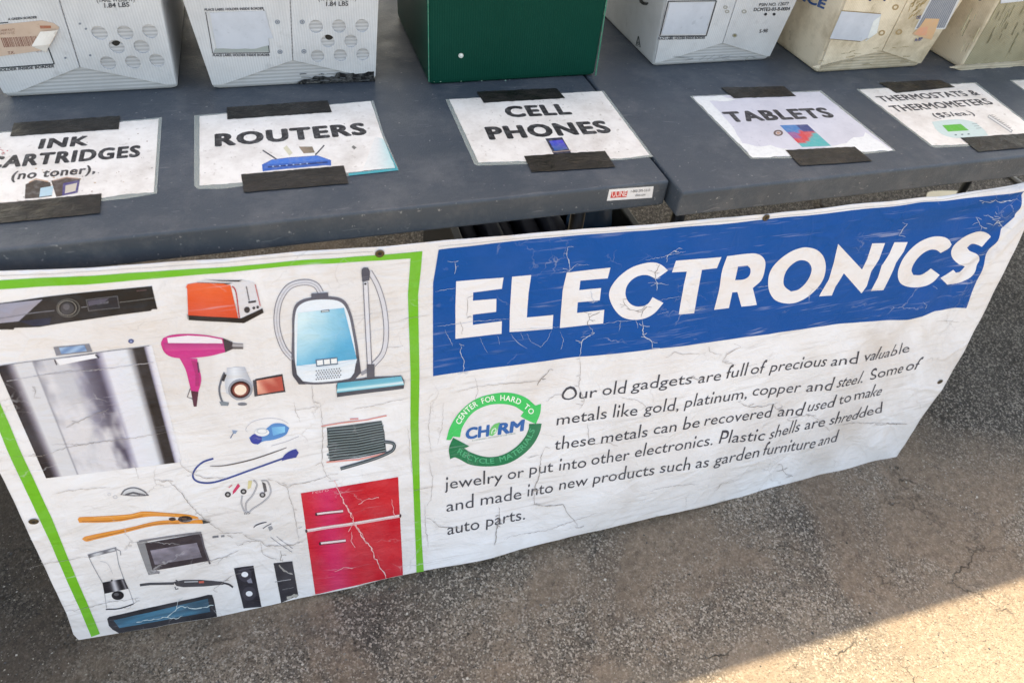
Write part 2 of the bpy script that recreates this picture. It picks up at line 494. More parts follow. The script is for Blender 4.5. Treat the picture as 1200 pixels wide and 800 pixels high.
def m_ground():
    n = NT('dusty_asphalt')
    sepg = n.n('ShaderNodeSeparateXYZ'); n.l(n.tc, sepg.inputs[0])
    dust = n.ramp(n.noise(2.6, 7, .62, dist=.6), [(.36, .15), (.60, 1.0)])
    dust2 = n.ramp(n.noise(8.5, 7, .72, dist=.5), [(.42, 0.0), (.64, 1.0)])
    dm = n.math('MINIMUM', n.math('ADD', n.math('MULTIPLY', dust, .60), n.math('MULTIPLY', dust2, .40)), 1.0)
    wob = n.math('MULTIPLY', n.math('SUBTRACT', n.noise(3.2, 5, .65), .5), .7)
    # trodden dust lies in front of the tables; bare asphalt under and right of them
    road = n.ramp(n.math('ADD', n.math('ADD', sepg.outputs[1], n.math('MULTIPLY', wob, .8)), n.math('MULTIPLY', sepg.outputs[0], .8)), [(.46, 1.0), (.74, .06)])
    dm = n.math('MULTIPLY', dm, road)
    # open stretch out in the sun: pale dust, its colour raised to boost the sunlit strip
    thick = n.ramp(n.math('ADD', n.math('ADD', sepg.outputs[1], 1.0), n.math('MULTIPLY', wob, .35)), [(-.62 + 1, 1.0), (-.44 + 1, 0.0)])
    asph = n.mix(n.ramp(n.noise(5, 5, .6), [(.35, 0.0), (.7, 1.0)]), (.048, .046, .044, 1), (.125, .114, .102, 1))
    c = n.mix(n.math('MULTIPLY', dm, .85), asph, (.46, .37, .285, 1))
    # aggregate of three sizes
    def stones(scale, rot, lo, hi, r0, r1):
        m_ = n.map((1, 1, 1), (0, 0, rot)); cc = n.vor(scale, 'F1', out='Color', vec=m_); dd = n.vor(scale, 'F1', vec=m_)
        sp_ = n.n('ShaderNodeSeparateColor'); n.l(cc, sp_.inputs[0])
        return n.math('MULTIPLY', n.ramp(sp_.outputs[0], [(lo, 0.0), (hi, 1.0)]), n.ramp(dd, [(r0, 1.0), (r1, 0.0)])), sp_.outputs[1]
    s1, t1_ = stones(260, 0, .45, .6, .32, .52)
    c = n.mix(n.math('MULTIPLY', s1, .60), c, n.mix(t1_, (.20, .17, .14, 1), (.44, .38, .31, 1)))
    s2, t2_ = stones(200, .8, .55, .62, .34, .55)
    c = n.mix(n.math('MULTIPLY', s2, .62), c, n.mix(t2_, (.030, .030, .032, 1), (.075, .068, .060, 1)))
    s3, t3_ = stones(125, 2.1, .60, .66, .26, .36)
    c = n.mix(n.math('MULTIPLY', s3, .75), c, n.mix(t3_, (.16, .15, .14, 1), (.50, .46, .40, 1)))
    def grain(scale, rot, lo, hi):
        cc = n.vor(scale, 'F1', out='Color', vec=n.map((1, 1, 1), (0, 0, rot))); sp_ = n.n('ShaderNodeSeparateColor'); n.l(cc, sp_.inputs[0])
        return n.ramp(sp_.outputs[2], [(0, lo), (.55, 1.0), (1, hi)])
    c = n.mix(1.0, c, grain(390, .4, (.42, .41, .40, 1), (1.0, 1.0, 1.0, 1)), 'MULTIPLY')
    c = n.mix(n.math('MULTIPLY', grain(300, 1.3, 0.0, 1.0), .0), c, (1, 1, 1, 1))
    g2 = n.ramp(n.noise(150, 3, .75), [(.34, .55), (.5, 1.0), (.66, 1.0)])
    c = n.mix(1.0, c, g2, 'MULTIPLY')
    hi1 = n.vor(300, 'F1', out='Color', vec=n.map((1, 1, 1), (0, 0, 1.3))); sp1 = n.n('ShaderNodeSeparateColor'); n.l(hi1, sp1.inputs[0])
    c = n.mix(n.ramp(sp1.outputs[0], [(.76, 0.0), (.86, .62)]), c, (.60, .53, .45, 1))
    fine = n.noise(520, 3, .7)
    c = n.mix(n.ramp(fine, [(.35, .45), (.62, 0.0)]), c, (.030, .026, .022, 1))
    cover = n.math('MULTIPLY', n.math('MULTIPLY', n.ramp(n.noise(3.4, 6, .66, dist=.9), [(.44, 0.0), (.56, 1.0)]), road), .70)
    c = n.mix(cover, c, n.mix(n.ramp(n.noise(60, 4, .7), [(.35, 0.0), (.65, 1.0)]), (.150, .108, .078, 1), (.285, .215, .160, 1)))
    # weak light at the left, painted in as a ragged dark patch
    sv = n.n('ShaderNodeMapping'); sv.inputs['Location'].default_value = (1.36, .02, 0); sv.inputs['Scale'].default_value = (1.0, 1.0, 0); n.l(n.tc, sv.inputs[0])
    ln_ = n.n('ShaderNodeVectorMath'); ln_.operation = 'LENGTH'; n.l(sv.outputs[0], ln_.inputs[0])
    shade_patch = n.ramp(n.math('ADD', ln_.outputs['Value'], n.math('MULTIPLY', wob, .45)), [(.26, .68), (.66, 0.0)])
    c = n.mix(shade_patch, c, (.022, .018, .016, 1))
    c = n.mix(n.math('MULTIPLY', thick, .80), c, n.mix(n.ramp(n.noise(90, 5, .75), [(.3, 0.0), (.7, 1.0)]), (.205, .165, .125, 1), (.335, .285, .225, 1)))  # pale dust, colour raised to boost the sunlit strip
    dot = n.ramp(n.vor(17, 'F1', vec=n.map((1, 1, 1), (0, 0, .3))), [(.035, 1.0), (.06, 0.0)])
    c = n.mix(n.math('MULTIPLY', dot, .85), c, (.03, .026, .022, 1))
    vv = n.mix(.12, n.tc, n.noise(9, 4, .7, out=1), 'ADD')
    ck = n.ramp(n.vor(3.1, 'DISTANCE_TO_EDGE', vv), [(0, 1.0), (.010, 0.0)])
    ckm = n.math('MULTIPLY', ck, n.ramp(n.noise(4, 3, .6), [(.50, 0.0), (.62, 1.0)]))
    c = n.mix(n.math('MULTIPLY', ckm, .8), c, (.028, .024, .020, 1))
    pit = n.ramp(n.noise(34, 4, .7, dist=.5), [(.66, 0.0), (.73, 1.0)])
    c = n.mix(n.math('MULTIPLY', pit, .7), c, (.035, .03, .026, 1))
    n.base(c, .9, .2)
    h = n.math('ADD', n.math('MULTIPLY', n.noise(240, 4, .7), .8), n.math('MULTIPLY', n.noise(20, 5, .6), 1.2))
    h = n.math('ADD', h, n.math('MULTIPLY', s1, .35)); h = n.math('ADD', h, n.math('MULTIPLY', s3, .5))
    h = n.math('SUBTRACT', h, n.math('ADD', n.math('MULTIPLY', ckm, 1.2), n.math('MULTIPLY', pit, .9)))
    n.bump(h, .85, .004); return n.m

def m_attr(name, rough=.8):
    n = NT(name); a = n.n('ShaderNodeVertexColor'); a.layer_name = 'Col'; n.base(a.outputs[0], rough, .3); return n.m

MB = m_banner(); MP = m_print(.85); MPW = m_print(.8, 'worn_blue_print', .05, .02); MH = m_heading()
MINK = m_flatprint(); MT = m_table(); MTAPE = m_tape(); MPOUCH = m_pouch()
MPAPER = m_paper('stained_paper', lin((228, 222, 216), 1.15), lin((168, 152, 138)), .45)
MPAPERG = m_paper('greyed_paper', lin((202, 200, 208), 1.12), lin((170, 170, 180)), .4)
MLABEL = m_paper('label_paper', lin((205, 210, 220), 1.0), lin((170, 176, 186)), .5)
MSALMON = m_paper('old_salmon_label', lin((212, 186, 168)), lin((180, 150, 125)), .5)
MBLACK = m_simple('black_plastic', (.006, .006, .0065, 1), .5, 0, .1)
MSTEEL = m_simple('black_steel', (.015, .015, .017, 1), .35)
MBLUE = m_simple('blue_plastic', (.004, .045, .12, 1), .4)
MNAVY = m_simple('navy_fabric', (.004, .008, .03, 1), .7)
MBRASS = m_simple('tarnished_brass', (.10, .075, .045, 1), .45, .7)
MDARKHOLE = m_simple('dark_eyelet', (.02, .017, .014, 1), .8)
MSTONE = m_attr('grit')
TABLETOP = Top(H)

# ------------------------------------------------------------------ ground
bm = bmesh.new()
GX = [-60, -12, -4, -1.8, -.9, 0, .9, 1.8, 4, 12, 60]
vv = [[bm.verts.new((x, y, 0)) for y in GX] for x in GX]
for i in range(len(GX) - 1):
    for j in range(len(GX) - 1): bm.faces.new((vv[i][j], vv[i + 1][j], vv[i + 1][j + 1], vv[i][j + 1]))
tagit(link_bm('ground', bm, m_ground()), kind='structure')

# loose grit
bm = bmesh.new(); lc = bm.verts.layers.float_color.new('Col')
PAL = [(.40, .36, .30), (.30, .27, .23), (.16, .15, .14), (.07, .07, .07), (.48, .45, .40), (.22, .18, .14)]
def grit(x, y, r):
    c = random.choice(PAL); k = random.uniform(.7, 1.15); a = random.uniform(0, 6.3); fl = random.uniform(.5, .8)
    V = []
    for (dx, dy, dz) in ((1, 0, 0), (0, 1, 0), (-1, 0, 0), (0, -1, 0), (0, 0, 1)):
        q = r * random.uniform(.6, 1.15)
        X = dx * q; Y = dy * q * .8
        v = bm.verts.new((x + X * math.cos(a) - Y * math.sin(a), y + X * math.sin(a) + Y * math.cos(a), dz * q * fl * .7 - r * .12)); v[lc] = (c[0] * k, c[1] * k, c[2] * k, 1); V.append(v)
    for i in range(4): bm.faces.new((V[i], V[(i + 1) % 4], V[4]))
for i in range(34000):
    x = random.uniform(-1.5, 1.6); y = random.uniform(-.78, .15)
    cl = noise.noise(Vector((x * 3, y * 3, 0)))
    if random.random() > .5 + cl: continue
    grit(x, y, min(.0055, .0010 + random.expovariate(1 / .0009)))
tagit(link_bm('loose_grit', bm, MSTONE), label='loose grit scattered on the dusty asphalt', kind='stuff')

# ------------------------------------------------------------------ canopy that shades the stall (above the frame)
n_ = NT('white_canopy_fabric'); n_.base((.75, .75, .74, 1), .8, .2)
edge_y = -0.508
top_z = 2.25
slope = SUND.y / SUND.z; sx = SUND.x / SUND.z
fy = edge_y + top_z * slope + .004          # front hem of the valance casts the straight shadow edge
can = thing('canopy', (0.4, fy + 1.5, 0), 'white pop-up canopy above the tables whose front hem casts the straight shadow edge', 'canopy')
bm = bmesh.new()
X0, X1, Y0, Y1 = -2.8, 3.6, fy, fy + 3.0
cx_, cy_ = (X0 + X1) / 2, (Y0 + Y1) / 2
vs4 = [bm.verts.new(p) for p in ((X0, Y0, top_z), (X1, Y0, top_z), (X1, Y1, top_z), (X0, Y1, top_z))]
ap = bm.verts.new((cx_, cy_, top_z + .75))
for i in range(4): bm.faces.new((vs4[i], vs4[(i + 1) % 4], ap))
ro = link_bm('roof_fabric', bm, n_.m, can); ro.modifiers.new('thick', 'SOLIDIFY').thickness = .003
bm = bmesh.new()
for (a, b) in (((X0, Y0), (X1, Y0)), ((X1, Y0), (X1, Y1)), ((X1, Y1), (X0, Y1)), ((X0, Y1), (X0, Y0))):
    box(bm, (min(a[0], b[0]) - .002, min(a[1], b[1]) - .002, top_z - .16), (max(a[0], b[0]) + .002, max(a[1], b[1]) + .002, top_z - .002))
link_bm('valance', bm, n_.m, can)
for (x, y) in ((X0 + .03, Y0 + .03), (X1 - .03, Y0 + .03), (X1 - .03, Y1 - .03), (X0 + .03, Y1 - .03)):
    bm = bmesh.new(); box(bm, (x - .015, y - .015, 0), (x + .015, y + .015, top_z - .17), .003); link_bm('leg', bm, MSTEEL, can)

# ------------------------------------------------------------------ tables
def table(x0, x1, y0, y1, label):
    t = thing('folding_table', ((x0 + x1) / 2, (y0 + y1) / 2, 0), label, 'table', 'grey folding tables set end to end')
    bm = bmesh.new(); box(bm, (x0, y0, H - LIP), (x1, y1, H), .0042, 3)
    link_bm('tabletop', bm, MT, t, smooth=False)
    for s in (-1, 1):
        xc = x0 + .075 if s < 0 else x1 - .10
        for yy in (y0 + .1, y1 - .1):
            bm = bmesh.new(); tube(bm, [(xc, yy, .004), (xc, yy, H - LIP - .001)], .013); link_bm('leg', bm, MSTEEL, t, True)
        bm = bmesh.new(); tube(bm, [(xc, y0 + .1, .18), (xc, y1 - .1, .18)], .010); link_bm('crossbar', bm, MSTEEL, t, True)
        bm = bmesh.new(); tube(bm, [(xc, (y0 + y1) / 2, .45), (xc - s * .32, (y0 + y1) / 2, H - LIP - .002)], .008); link_bm('brace', bm, MSTEEL, t, True)
    return t
t1 = table(-1.83, -0.0022, 0.0, 0.90, 'left grey plastic folding table with the small red and white maker sticker on its edge')
t2 = table(0.0022, 1.83, -0.035, 0.865, 'right grey plastic folding table, set slightly further forward and carrying the tablets sign')
# maker sticker on the lip
LF = Front(0.0)
st = Sheet(LF); st.poly([(714, 222), (766, 218.3), (764, 231.7), (711, 235.3)], (214, 214, 218), 1)
st.poly([(716.7, 224.7), (735.5, 223.5), (734, 230.8), (715.2, 232)], (196, 52, 48), 2)
st.text_px('ULINE', (717.0, 230.5), (734.0, 229.5), (.6, -6.2), (240, 225, 225), 3, 0)
st.text_px('1-800-295-5510', (739, 225.6), (761.5, 224), (.4, -3.0), (60, 60, 66), 3)
st.text_px('uline.com', (744, 230), (756, 229.2), (.4, -3.0), (60, 60, 66), 3)
st.make('sticker', MINK, t1)

# ------------------------------------------------------------------ taped signs
def jag(pts, amp=.6, step=5):
    out = []
    for a, b in zip(pts, pts[1:] + pts[:1]):
        L = math.dist(a, b); n = max(1, int(L / step)); out.append(a)
        for k in range(1, n): t = k / n; out.append((a[0] + (b[0] - a[0]) * t + random.uniform(-amp, amp) * .5, a[1] + (b[1] - a[1]) * t + random.uniform(-amp, amp)))
    return out

def sign(name, label, pouch, paper, tapes, pmat=None, notch=None):
    T = TABLETOP
    q = [T.px(*p) for p in pouch]
    c = (sum(p[0] for p in q) / len(q), sum(p[1] for p in q) / len(q))
    t = thing('paper_sign', (c[0], c[1], H), label, 'sign', 'laminated signs taped in a row along the front of the tables')
    bm = bmesh.new(); prism(bm, T, q, .0003, .0006); link_bm('laminate', bm, MPOUCH, t)
    bm = bmesh.new(); prism(bm, T, [T.px(*p) for p in jag(paper, .35)], .0007, .0010); link_bm('paper', bm, pmat or MPAPER, t)
    for tp in tapes:
        P = jag(tp, .3, 4)
        bm = bmesh.new(); prism(bm, T, [T.px(*p) for p in P], .0016, .0019); link_bm('tape', bm, MTAPE, t)
    return t
K = (42, 40, 42)
def spots(s, quad, n, cols, r=(.3, 1.0), layer=1):
    for _ in range(n):
        u, v = random.random(), random.random(); a, b, c, d = quad
        p = [(a[k] * (1 - u) + b[k] * u) * (1 - v) + (d[k] * (1 - u) + c[k] * u) * v for k in (0, 1)]
        k = random.uniform(*r); m = random.randint(5, 8)
        s.poly([(p[0] + k * random.uniform(.6, 1.5) * math.cos(6.28 * i / m), p[1] + k * random.uniform(.3, .8) * math.sin(6.28 * i / m)) for i in range(m)], random.choice(cols), layer)
TS = Top(H + .00105)
def sign_word(t, *a):
    w_ = Sheet(TS); w_.text_pl(*a); return w_.make('printed_word', MINK, t)
# ink cartridges
t = sign('ink', 'laminated INK CARTRIDGES (no toner) sign, leftmost on the table edge',
         [(-42, 159), (190, 138), (184, 227), (150, 233), (-48, 254)], [(-36, 160), (186, 140), (180.5, 226), (150, 228), (116, 233), (-42, 252)],
         [[(17, 145.5), (141, 137), (139.5, 152.5), (12.5, 161)], [(-28, 242), (119.5, 228), (117.5, 251), (-30, 266)]])
sign_word(t, 'INK', (46, 174.2), (101, 170.2), 0.0270, K, 1, .058)
sign_word(t, 'CARTRIDGES', (-18, 198.0), (162.5, 183.2), 0.0305, K, 1, .058)
sign_word(t, '(no toner),', (13, 210.8), (111, 202.6), .021, (54, 50, 50), 1, .034)
s = Sheet(TS)
s.poly([(30, 216), (42, 211), (59, 214), (61, 230), (45, 232), (29, 233)], (72, 62, 56), 1)
s.poly([(60, 212), (78, 207.5), (94, 209.5), (91, 226), (66, 231)], (82, 68, 62), 1)
s.poly([(47.5, 220.5), (62.5, 218), (61, 229), (46, 231)], (168, 195, 205), 2)
s.poly([(74, 215), (93, 211.5), (91, 226), (73, 229.5)], (80, 70, 120), 2)
s.poly([(77, 217.5), (90.5, 214.5), (88.5, 224), (76, 227)], (196, 184, 168), 3)
s.line([(34, 214), (42, 210), (57, 213)], 1.2, (190, 150, 120), 3); s.line([(62, 212), (78, 208), (92, 209.5)], 1.2, (185, 150, 130), 3)
spots(s, ((0, 165), (180, 145), (180, 220), (0, 240)), 34, [(150, 120, 105), (120, 105, 100), (190, 160, 140)], (.3, 1.1), .5)
spots(s, ((0, 172), (10, 170), (10, 180), (0, 182)), 8, [(205, 120, 120), (200, 150, 150)], (.8, 2.0), .4)
spots(s, ((40, 192), (100, 190), (120, 226), (30, 214)), 26, [(190, 160, 130), (170, 140, 110)], (.4, 1.6), .3)
s.make('printed_picture', MINK, t)
# routers
t = sign('routers', 'laminated ROUTERS sign with a blue router picture and water-stained cyan corner',
         [(227.6, 135.8), (437.8, 118.4), (449, 156), (467.5, 199.7), (408, 206.5), (300, 216.5), (262, 221.5), (232, 221.8), (227.6, 218)], [(234, 137), (434.5, 119.5), (448, 160), (462.7, 196.4), (408, 203), (286, 214.5), (234, 218)],
         [[(266, 127), (384, 119), (389, 132.5), (266.6, 141)], [(282.8, 205.5), (403, 195.3), (408.5, 216), (286, 226.8)]])
sign_word(t, 'ROUTERS', (254, 171.2), (428.5, 157.2), 0.0355, K, 1, .062)
s = Sheet(TS)
s.poly([(307, 193), (318.6, 187), (340, 184.5), (371.7, 182.3), (388, 187.8), (388, 194.2), (382, 193.8), (318.6, 199.7), (307.8, 201)], (38, 92, 170), 1)
s.poly([(319, 187.5), (371, 183.2), (386, 187.8), (312, 193.2)], (52, 112, 192), 2)
s.line([(314, 196), (384, 190.3)], 1.6, (30, 52, 104), 3)
for k in range(6): s.ell((320 + k * 8, 195.3 - k * .7), 1.2, .8, (150, 170, 200), 4, n=8)
s.line([(307.8, 176.3), (324, 186.7)], 1.5, (50, 50, 60), 2); s.line([(380, 170.4), (369.5, 182)], 1.5, (50, 50, 60), 2)
s.grad([(350, 172), (366, 172), (369, 179), (356, 180)], lambda u, v: (150 - 30 * u, 128 - 20 * u, 110 - 20 * u), 1, 4, 3)
s.line([(334, 172), (341, 181)], 5, (205, 198, 172), .6)
s.poly([(449.3, 163), (463.6, 197.2), (408.6, 203.2), (408.4, 206.2), (467, 199.6)], (34, 150, 160), 1.2)
s.grad([(440, 160), (449, 163), (463, 197), (425, 200)], lambda u, v: (222 - 48 * u * u, 220 - 12 * u, 215 - 8 * u), .7, 8, 6)
spots(s, ((234, 138), (434, 120), (460, 195), (234, 217)), 30, [(120, 110, 105), (170, 160, 150)], (.3, .9), .5)
s.poly([(412, 172.6), (414, 170.5), (418, 173), (415, 175.5)], (110, 106, 100), .8)
s.make('printed_picture', MINK, t)
# cell phones
t = sign('cell', 'laminated CELL PHONES sign straddling the gap between the two tables',
         [(522, 117), (707.5, 106.8), (765.5, 184), (728, 188), (610, 193), (560, 194.5), (556, 193)], [(526.5, 117.3), (704.8, 107.6), (761, 182.4), (729, 186.3), (601, 189.8), (561, 191.2)],
         [[(558.7, 108.7), (652, 104.5), (662, 116), (567, 121.7)], [(614, 184), (708.7, 178), (721, 197), (623, 203)]])
sign_word(t, 'CELL', (596.5, 137.2), (669, 133.6), 0.0360, K, 1, .062)
sign_word(t, 'PHONES', (575.5, 163.2), (715.5, 155), 0.0385, K, 1, .062)
s = Sheet(TS); s.poly([(639, 162.5), (658.7, 161), (671, 182), (650, 183)], (40, 42, 62), 1)
s.grad([(643.5, 165.5), (659, 164), (666, 175), (650, 177)], lambda u, v: (40 + 40 * u, 60 + 30 * v, 140 + 50 * (1 - v)), 2, 6, 4)
s.line([(647, 178.5), (669, 176.5)], 1.2, (150, 130, 120), 3)
spots(s, ((530, 120), (700, 110), (755, 180), (565, 188)), 26, [(130, 120, 110), (175, 165, 155)], (.3, .9), .5)
s.make('printed_picture', MINK, t)
# tablets
t = sign('tablets', 'laminated TABLETS sign with a bright tablet picture, greyed paper with a peeled white edge',
         [(808, 113), (962, 106.5), (1049.5, 177), (1018, 180.5), (930, 185.8), (880, 186.6)], [(812, 114), (960, 108), (1046, 176.4), (1004, 179), (928, 183.5), (882, 185)],
         [[(845, 103.7), (918.7, 102.4), (932.5, 113.7), (860, 116.2)], [(920, 177), (1001, 173), (1021.7, 190), (937.5, 195.5)]], MPAPERG)
sign_word(t, 'TABLETS', (857, 142.8), (977.5, 137.2), 0.0350, (44, 42, 48), 1, .058)
s = Sheet(TS)
def tabl(u, v):
    c1 = (60, 120, 175) if v < .35 - .2 * u + .12 * math.sin(u * 6) else ((205, 70, 75) if v < .8 - .35 * u + .1 * math.sin(u * 5) else (60, 165, 165))
    if v > .35 and u < .3 and v < .6: c1 = (150, 90, 140)
    if v < .3 and u > .6: c1 = (60, 70, 120)
    return c1
s.grad([(913.7, 147), (946, 146), (973.7, 171), (940, 172.5)], tabl, 1, 18, 14)
s.ell((912, 156), 5.6, 3.6, (105, 84, 78), 1, hole=.55); s.ell((912, 156), 2.4, 1.5, (180, 140, 120), 1)
torn = [(812, 114), (846, 112.4), (862, 117), (850, 119), (831, 118.2), (858, 148), (870, 168), (892, 172), (903, 170), (916, 174), (934, 177), (960, 176), (975, 171), (992, 168), (1000, 161), (1012, 160), (1014, 155), (1046, 176.2), (1004, 178.8), (928, 183.3), (882, 184.8)]
s.poly(jag(torn, .9, 5), (222, 222, 220), .5)
s.make('printed_picture', MINK, t)
# thermostats
t = sign('thermo', 'laminated THERMOSTATS & THERMOMETERS sign with a green-screened thermostat picture',
         [(1003.5, 105), (1143.5, 96.8), (1231, 165), (1140, 171.5), (1096, 173.5), (1090, 171.5)], [(1007, 106), (1142, 98.2), (1227, 164), (1130, 169.8), (1092, 171)],
         [[(1030, 98), (1100, 94.5), (1118.7, 103), (1050, 110)], [(1125, 162.5), (1210, 156.8), (1236, 171), (1146, 179)]])
sign_word(t, 'THERMOSTATS &', (1034, 119.4), (1149, 111.4), 0.0215, (54, 52, 56), 1, .034)
sign_word(t, 'THERMOMETERS', (1050, 131.2), (1164.5, 122.0), 0.0235, (54, 52, 56), 1, .034)
sign_word(t, '($5/ea.)', (1097, 138), (1142.5, 134.6), .0165, (58, 56, 60), 1, .022)
s = Sheet(TS)
s.poly([(1092, 143), (1120, 140), (1140, 143), (1153, 152), (1158, 159), (1130, 162), (1110, 160), (1098, 153)], (190, 206, 202), 1, sm=True)
s.poly([(1104, 147), (1126, 145.5), (1135.5, 153), (1111, 154.5)], (80, 172, 62), 2)
for k in range(3): s.ell((1120 + k * 7.5, 158.3 - k * .5), 1.6, .9, (110, 130, 130), 3, n=8)
for k in range(3): s.line([(1139 + k * 2.4, 145.5 + k * 2.6), (1145 + k * 2.4, 145 + k * 2.6)], .8, (150, 160, 160), 3)
s.line([(1158, 136), (1186, 154.5)], 3.6, (150, 148, 148), 2); s.line([(1158.5, 136.2), (1185, 153.7)], 1.8, (215, 212, 208), 3)
for k in range(9): s.line([(1160 + k * 2.7, 135.6 + k * 1.8), (1163.5 + k * 2.7, 135.2 + k * 1.8)], .5, (90, 90, 90), 4)
s.make('printed_picture', MINK, t)
# the last sign, cut by the frame
t = sign('last', 'corner of a laminated sign at the right end of the row', [(1183, 94.5), (1330, 86), (1420, 150), (1273, 160)], [(1186, 95.4), (1328, 87.4), (1415, 149), (1276, 158)],
         [[(1215, 87), (1285, 83), (1303, 91.5), (1235, 98)]])

# ------------------------------------------------------------------ totes
WHITE = lin((206, 207, 210), 1.15); WDIRT = lin((172, 172, 174))
BEIGE = lin((226, 211, 188), 1.15); BDIRT = lin((150, 128, 92))
def tote(name, label, cat, group, x0, x1, y, depth, mats, lean=.10, taper=.085, hgt=.29, flaps=None, bev=.006, rim=True):
    t = thing(name, ((x0 + x1) / 2, y + depth / 2, H), label, cat, group)
    mf, mb, ms = mats
    z0, z1 = H + .0006, H + hgt; th = .005
    def ring(z, ins=0):
        k = z - H
        a, b = x0 - taper * k + ins, x1 + taper * k - ins; c, d = y - lean * k + ins, y + depth + lean * k - ins
        r = .007; pts = []
        for (cx, cy, a0) in ((b - r, c + r, -90), (b - r, d - r, 0), (a + r, d - r, 90), (a + r, c + r, 180)):
            for q in range(4): an = math.radians(a0 + q * 30); pts.append((cx + r * math.cos(an), cy + r * math.sin(an), z))
        return pts
    bm = bmesh.new()
    off = .003 if flaps else 0
    prof = [(z0, .004), (z0 + .003, .0008), (z0 + .008, 0), (z1, 0), (z1, th), (z0 + .006, th)]
    R = [[bm.verts.new(p) for p in ring(z, i)] for z, i in prof]
    n = len(R[0])
    for A, B in zip(R, R[1:]):
        for k in range(n): bm.faces.new((A[k], A[(k + 1) % n], B[(k + 1) % n], B[k]))
    bm.faces.new(list(reversed(R[0]))); bm.faces.new(R[-1])
    bmesh.ops.recalc_face_normals(bm, faces=bm.faces)
    bo = link_bm('body', bm, mb, t)
    bo.data.materials.append(ms)
    for p in bo.data.polygons:
        if abs(p.normal.x) > .6: p.material_index = 1
    if rim:
        bm = bmesh.new()
        A = [ring(z1 - .012, -.002), ring(z1 + .001, -.002), ring(z1 + .001, th + .002), ring(z1 - .012, th + .002)]
        R = [[bm.verts.new(p) for p in a] for a in A]
        for q in range(4):
            for k in range(n): bm.faces.new((R[q][k], R[q][(k + 1) % n], R[(q + 1) % 4][(k + 1) % n], R[(q + 1) % 4][k]))
        bmesh.ops.recalc_face_normals(bm, faces=bm.faces); link_bm('rim', bm, mf, t)
    S = Front(y, lean)
    if flaps:
        apex, lft, rgt, seam, circ = flaps
        A = S.px(*apex); L = S.px(*lft); Rr = S.px(*rgt); U = S.px(*seam)
        e = .0015; zt = z1 - .016
        dx = (U[0] - A[0]) / (U[1] - A[1])
        ut = (A[0] + dx * (zt - A[1]), zt)
        lx = lambda z: x0 - taper * (z - H) + e; rx = lambda z: x1 + taper * (z - H) - e
        zb = H + .010
        hl, hr = [], []
        for (u, v) in circ:
            c = S.px(u, v); rr = .0112
            hole = [(c[0] + rr * math.cos(q * math.pi / 10), c[1] + rr * math.sin(q * math.pi / 10)) for q in range(20)]
            (hr if c[0] > A[0] else hl).append(hole)
        g = .0010
        bm = bmesh.new(); prism(bm, S, [(lx(zb), zb), (L[0], max(zb, L[1])), (A[0] - g, A[1]), (ut[0] - g, zt), (lx(zt), zt)], .0002, .0032, hl); link_bm('front_flap', bm, mf, t)
        bm = bmesh.new(); prism(bm, S, [(A[0] + g, A[1]), (Rr[0], max(zb, Rr[1])), (rx(zb), zb), (rx(zt), zt), (ut[0] + g, zt)], .0002, .0032, hr); link_bm('front_flap', bm, mf, t)
    return t, S
class Off:
    def __init__(s, b, o): s.b = b; s.o = o
    def px(s, u, v): return s.b.px(u, v)
    def lift(s, a, b, o): return s.b.lift(a, b, o + s.o)

MWF = m_flute('white_fluted_plastic', WHITE, WDIRT, .5, 'x'); MWB = m_flute('white_fluted_plastic_inner', tuple(v * .9 for v in WHITE[:3]) + (1,), WDIRT, .5, 'z', .006, .7)
MBF = m_flute('beige_fluted_plastic', BEIGE, BDIRT, .75, 'x'); MBB = m_flute('beige_fluted_plastic_inner', tuple(v * .85 for v in BEIGE[:3]) + (1,), BDIRT, .8, 'z', .006, .7)
MOF = m_flute('yellowed_fluted_plastic', lin((184, 174, 146)), lin((128, 118, 90)), .7, 'x', .0042, .6)
MGF = m_flute('green_fluted_plastic', (.0002, .050, .034, 1), (.0015, .066, .048, 1), .35, 'x', .0042, .95, .06)
MWS = m_flute('white_fluted_side', WHITE, WDIRT, .5, 'y'); MBS = m_flute('beige_fluted_side', BEIGE, BDIRT, .75, 'y'); MGS = m_flute('green_fluted_side', (.0002, .050, .034, 1), (.0015, .066, .048, 1), .35, 'y', .0042, .93, .12)
GRP = 'reused corrugated plastic mail totes on the tables'
INKC = (50, 52, 60)

def frame_lines(s, q, w_=.9, sides='TRBL'):
    P = {'T': (q[0], q[1]), 'R': (q[1], q[2]), 'B': (q[2], q[3]), 'L': (q[3], q[0])}
    for k in sides: s.line(list(P[k]), w_, (48, 48, 54), 2)

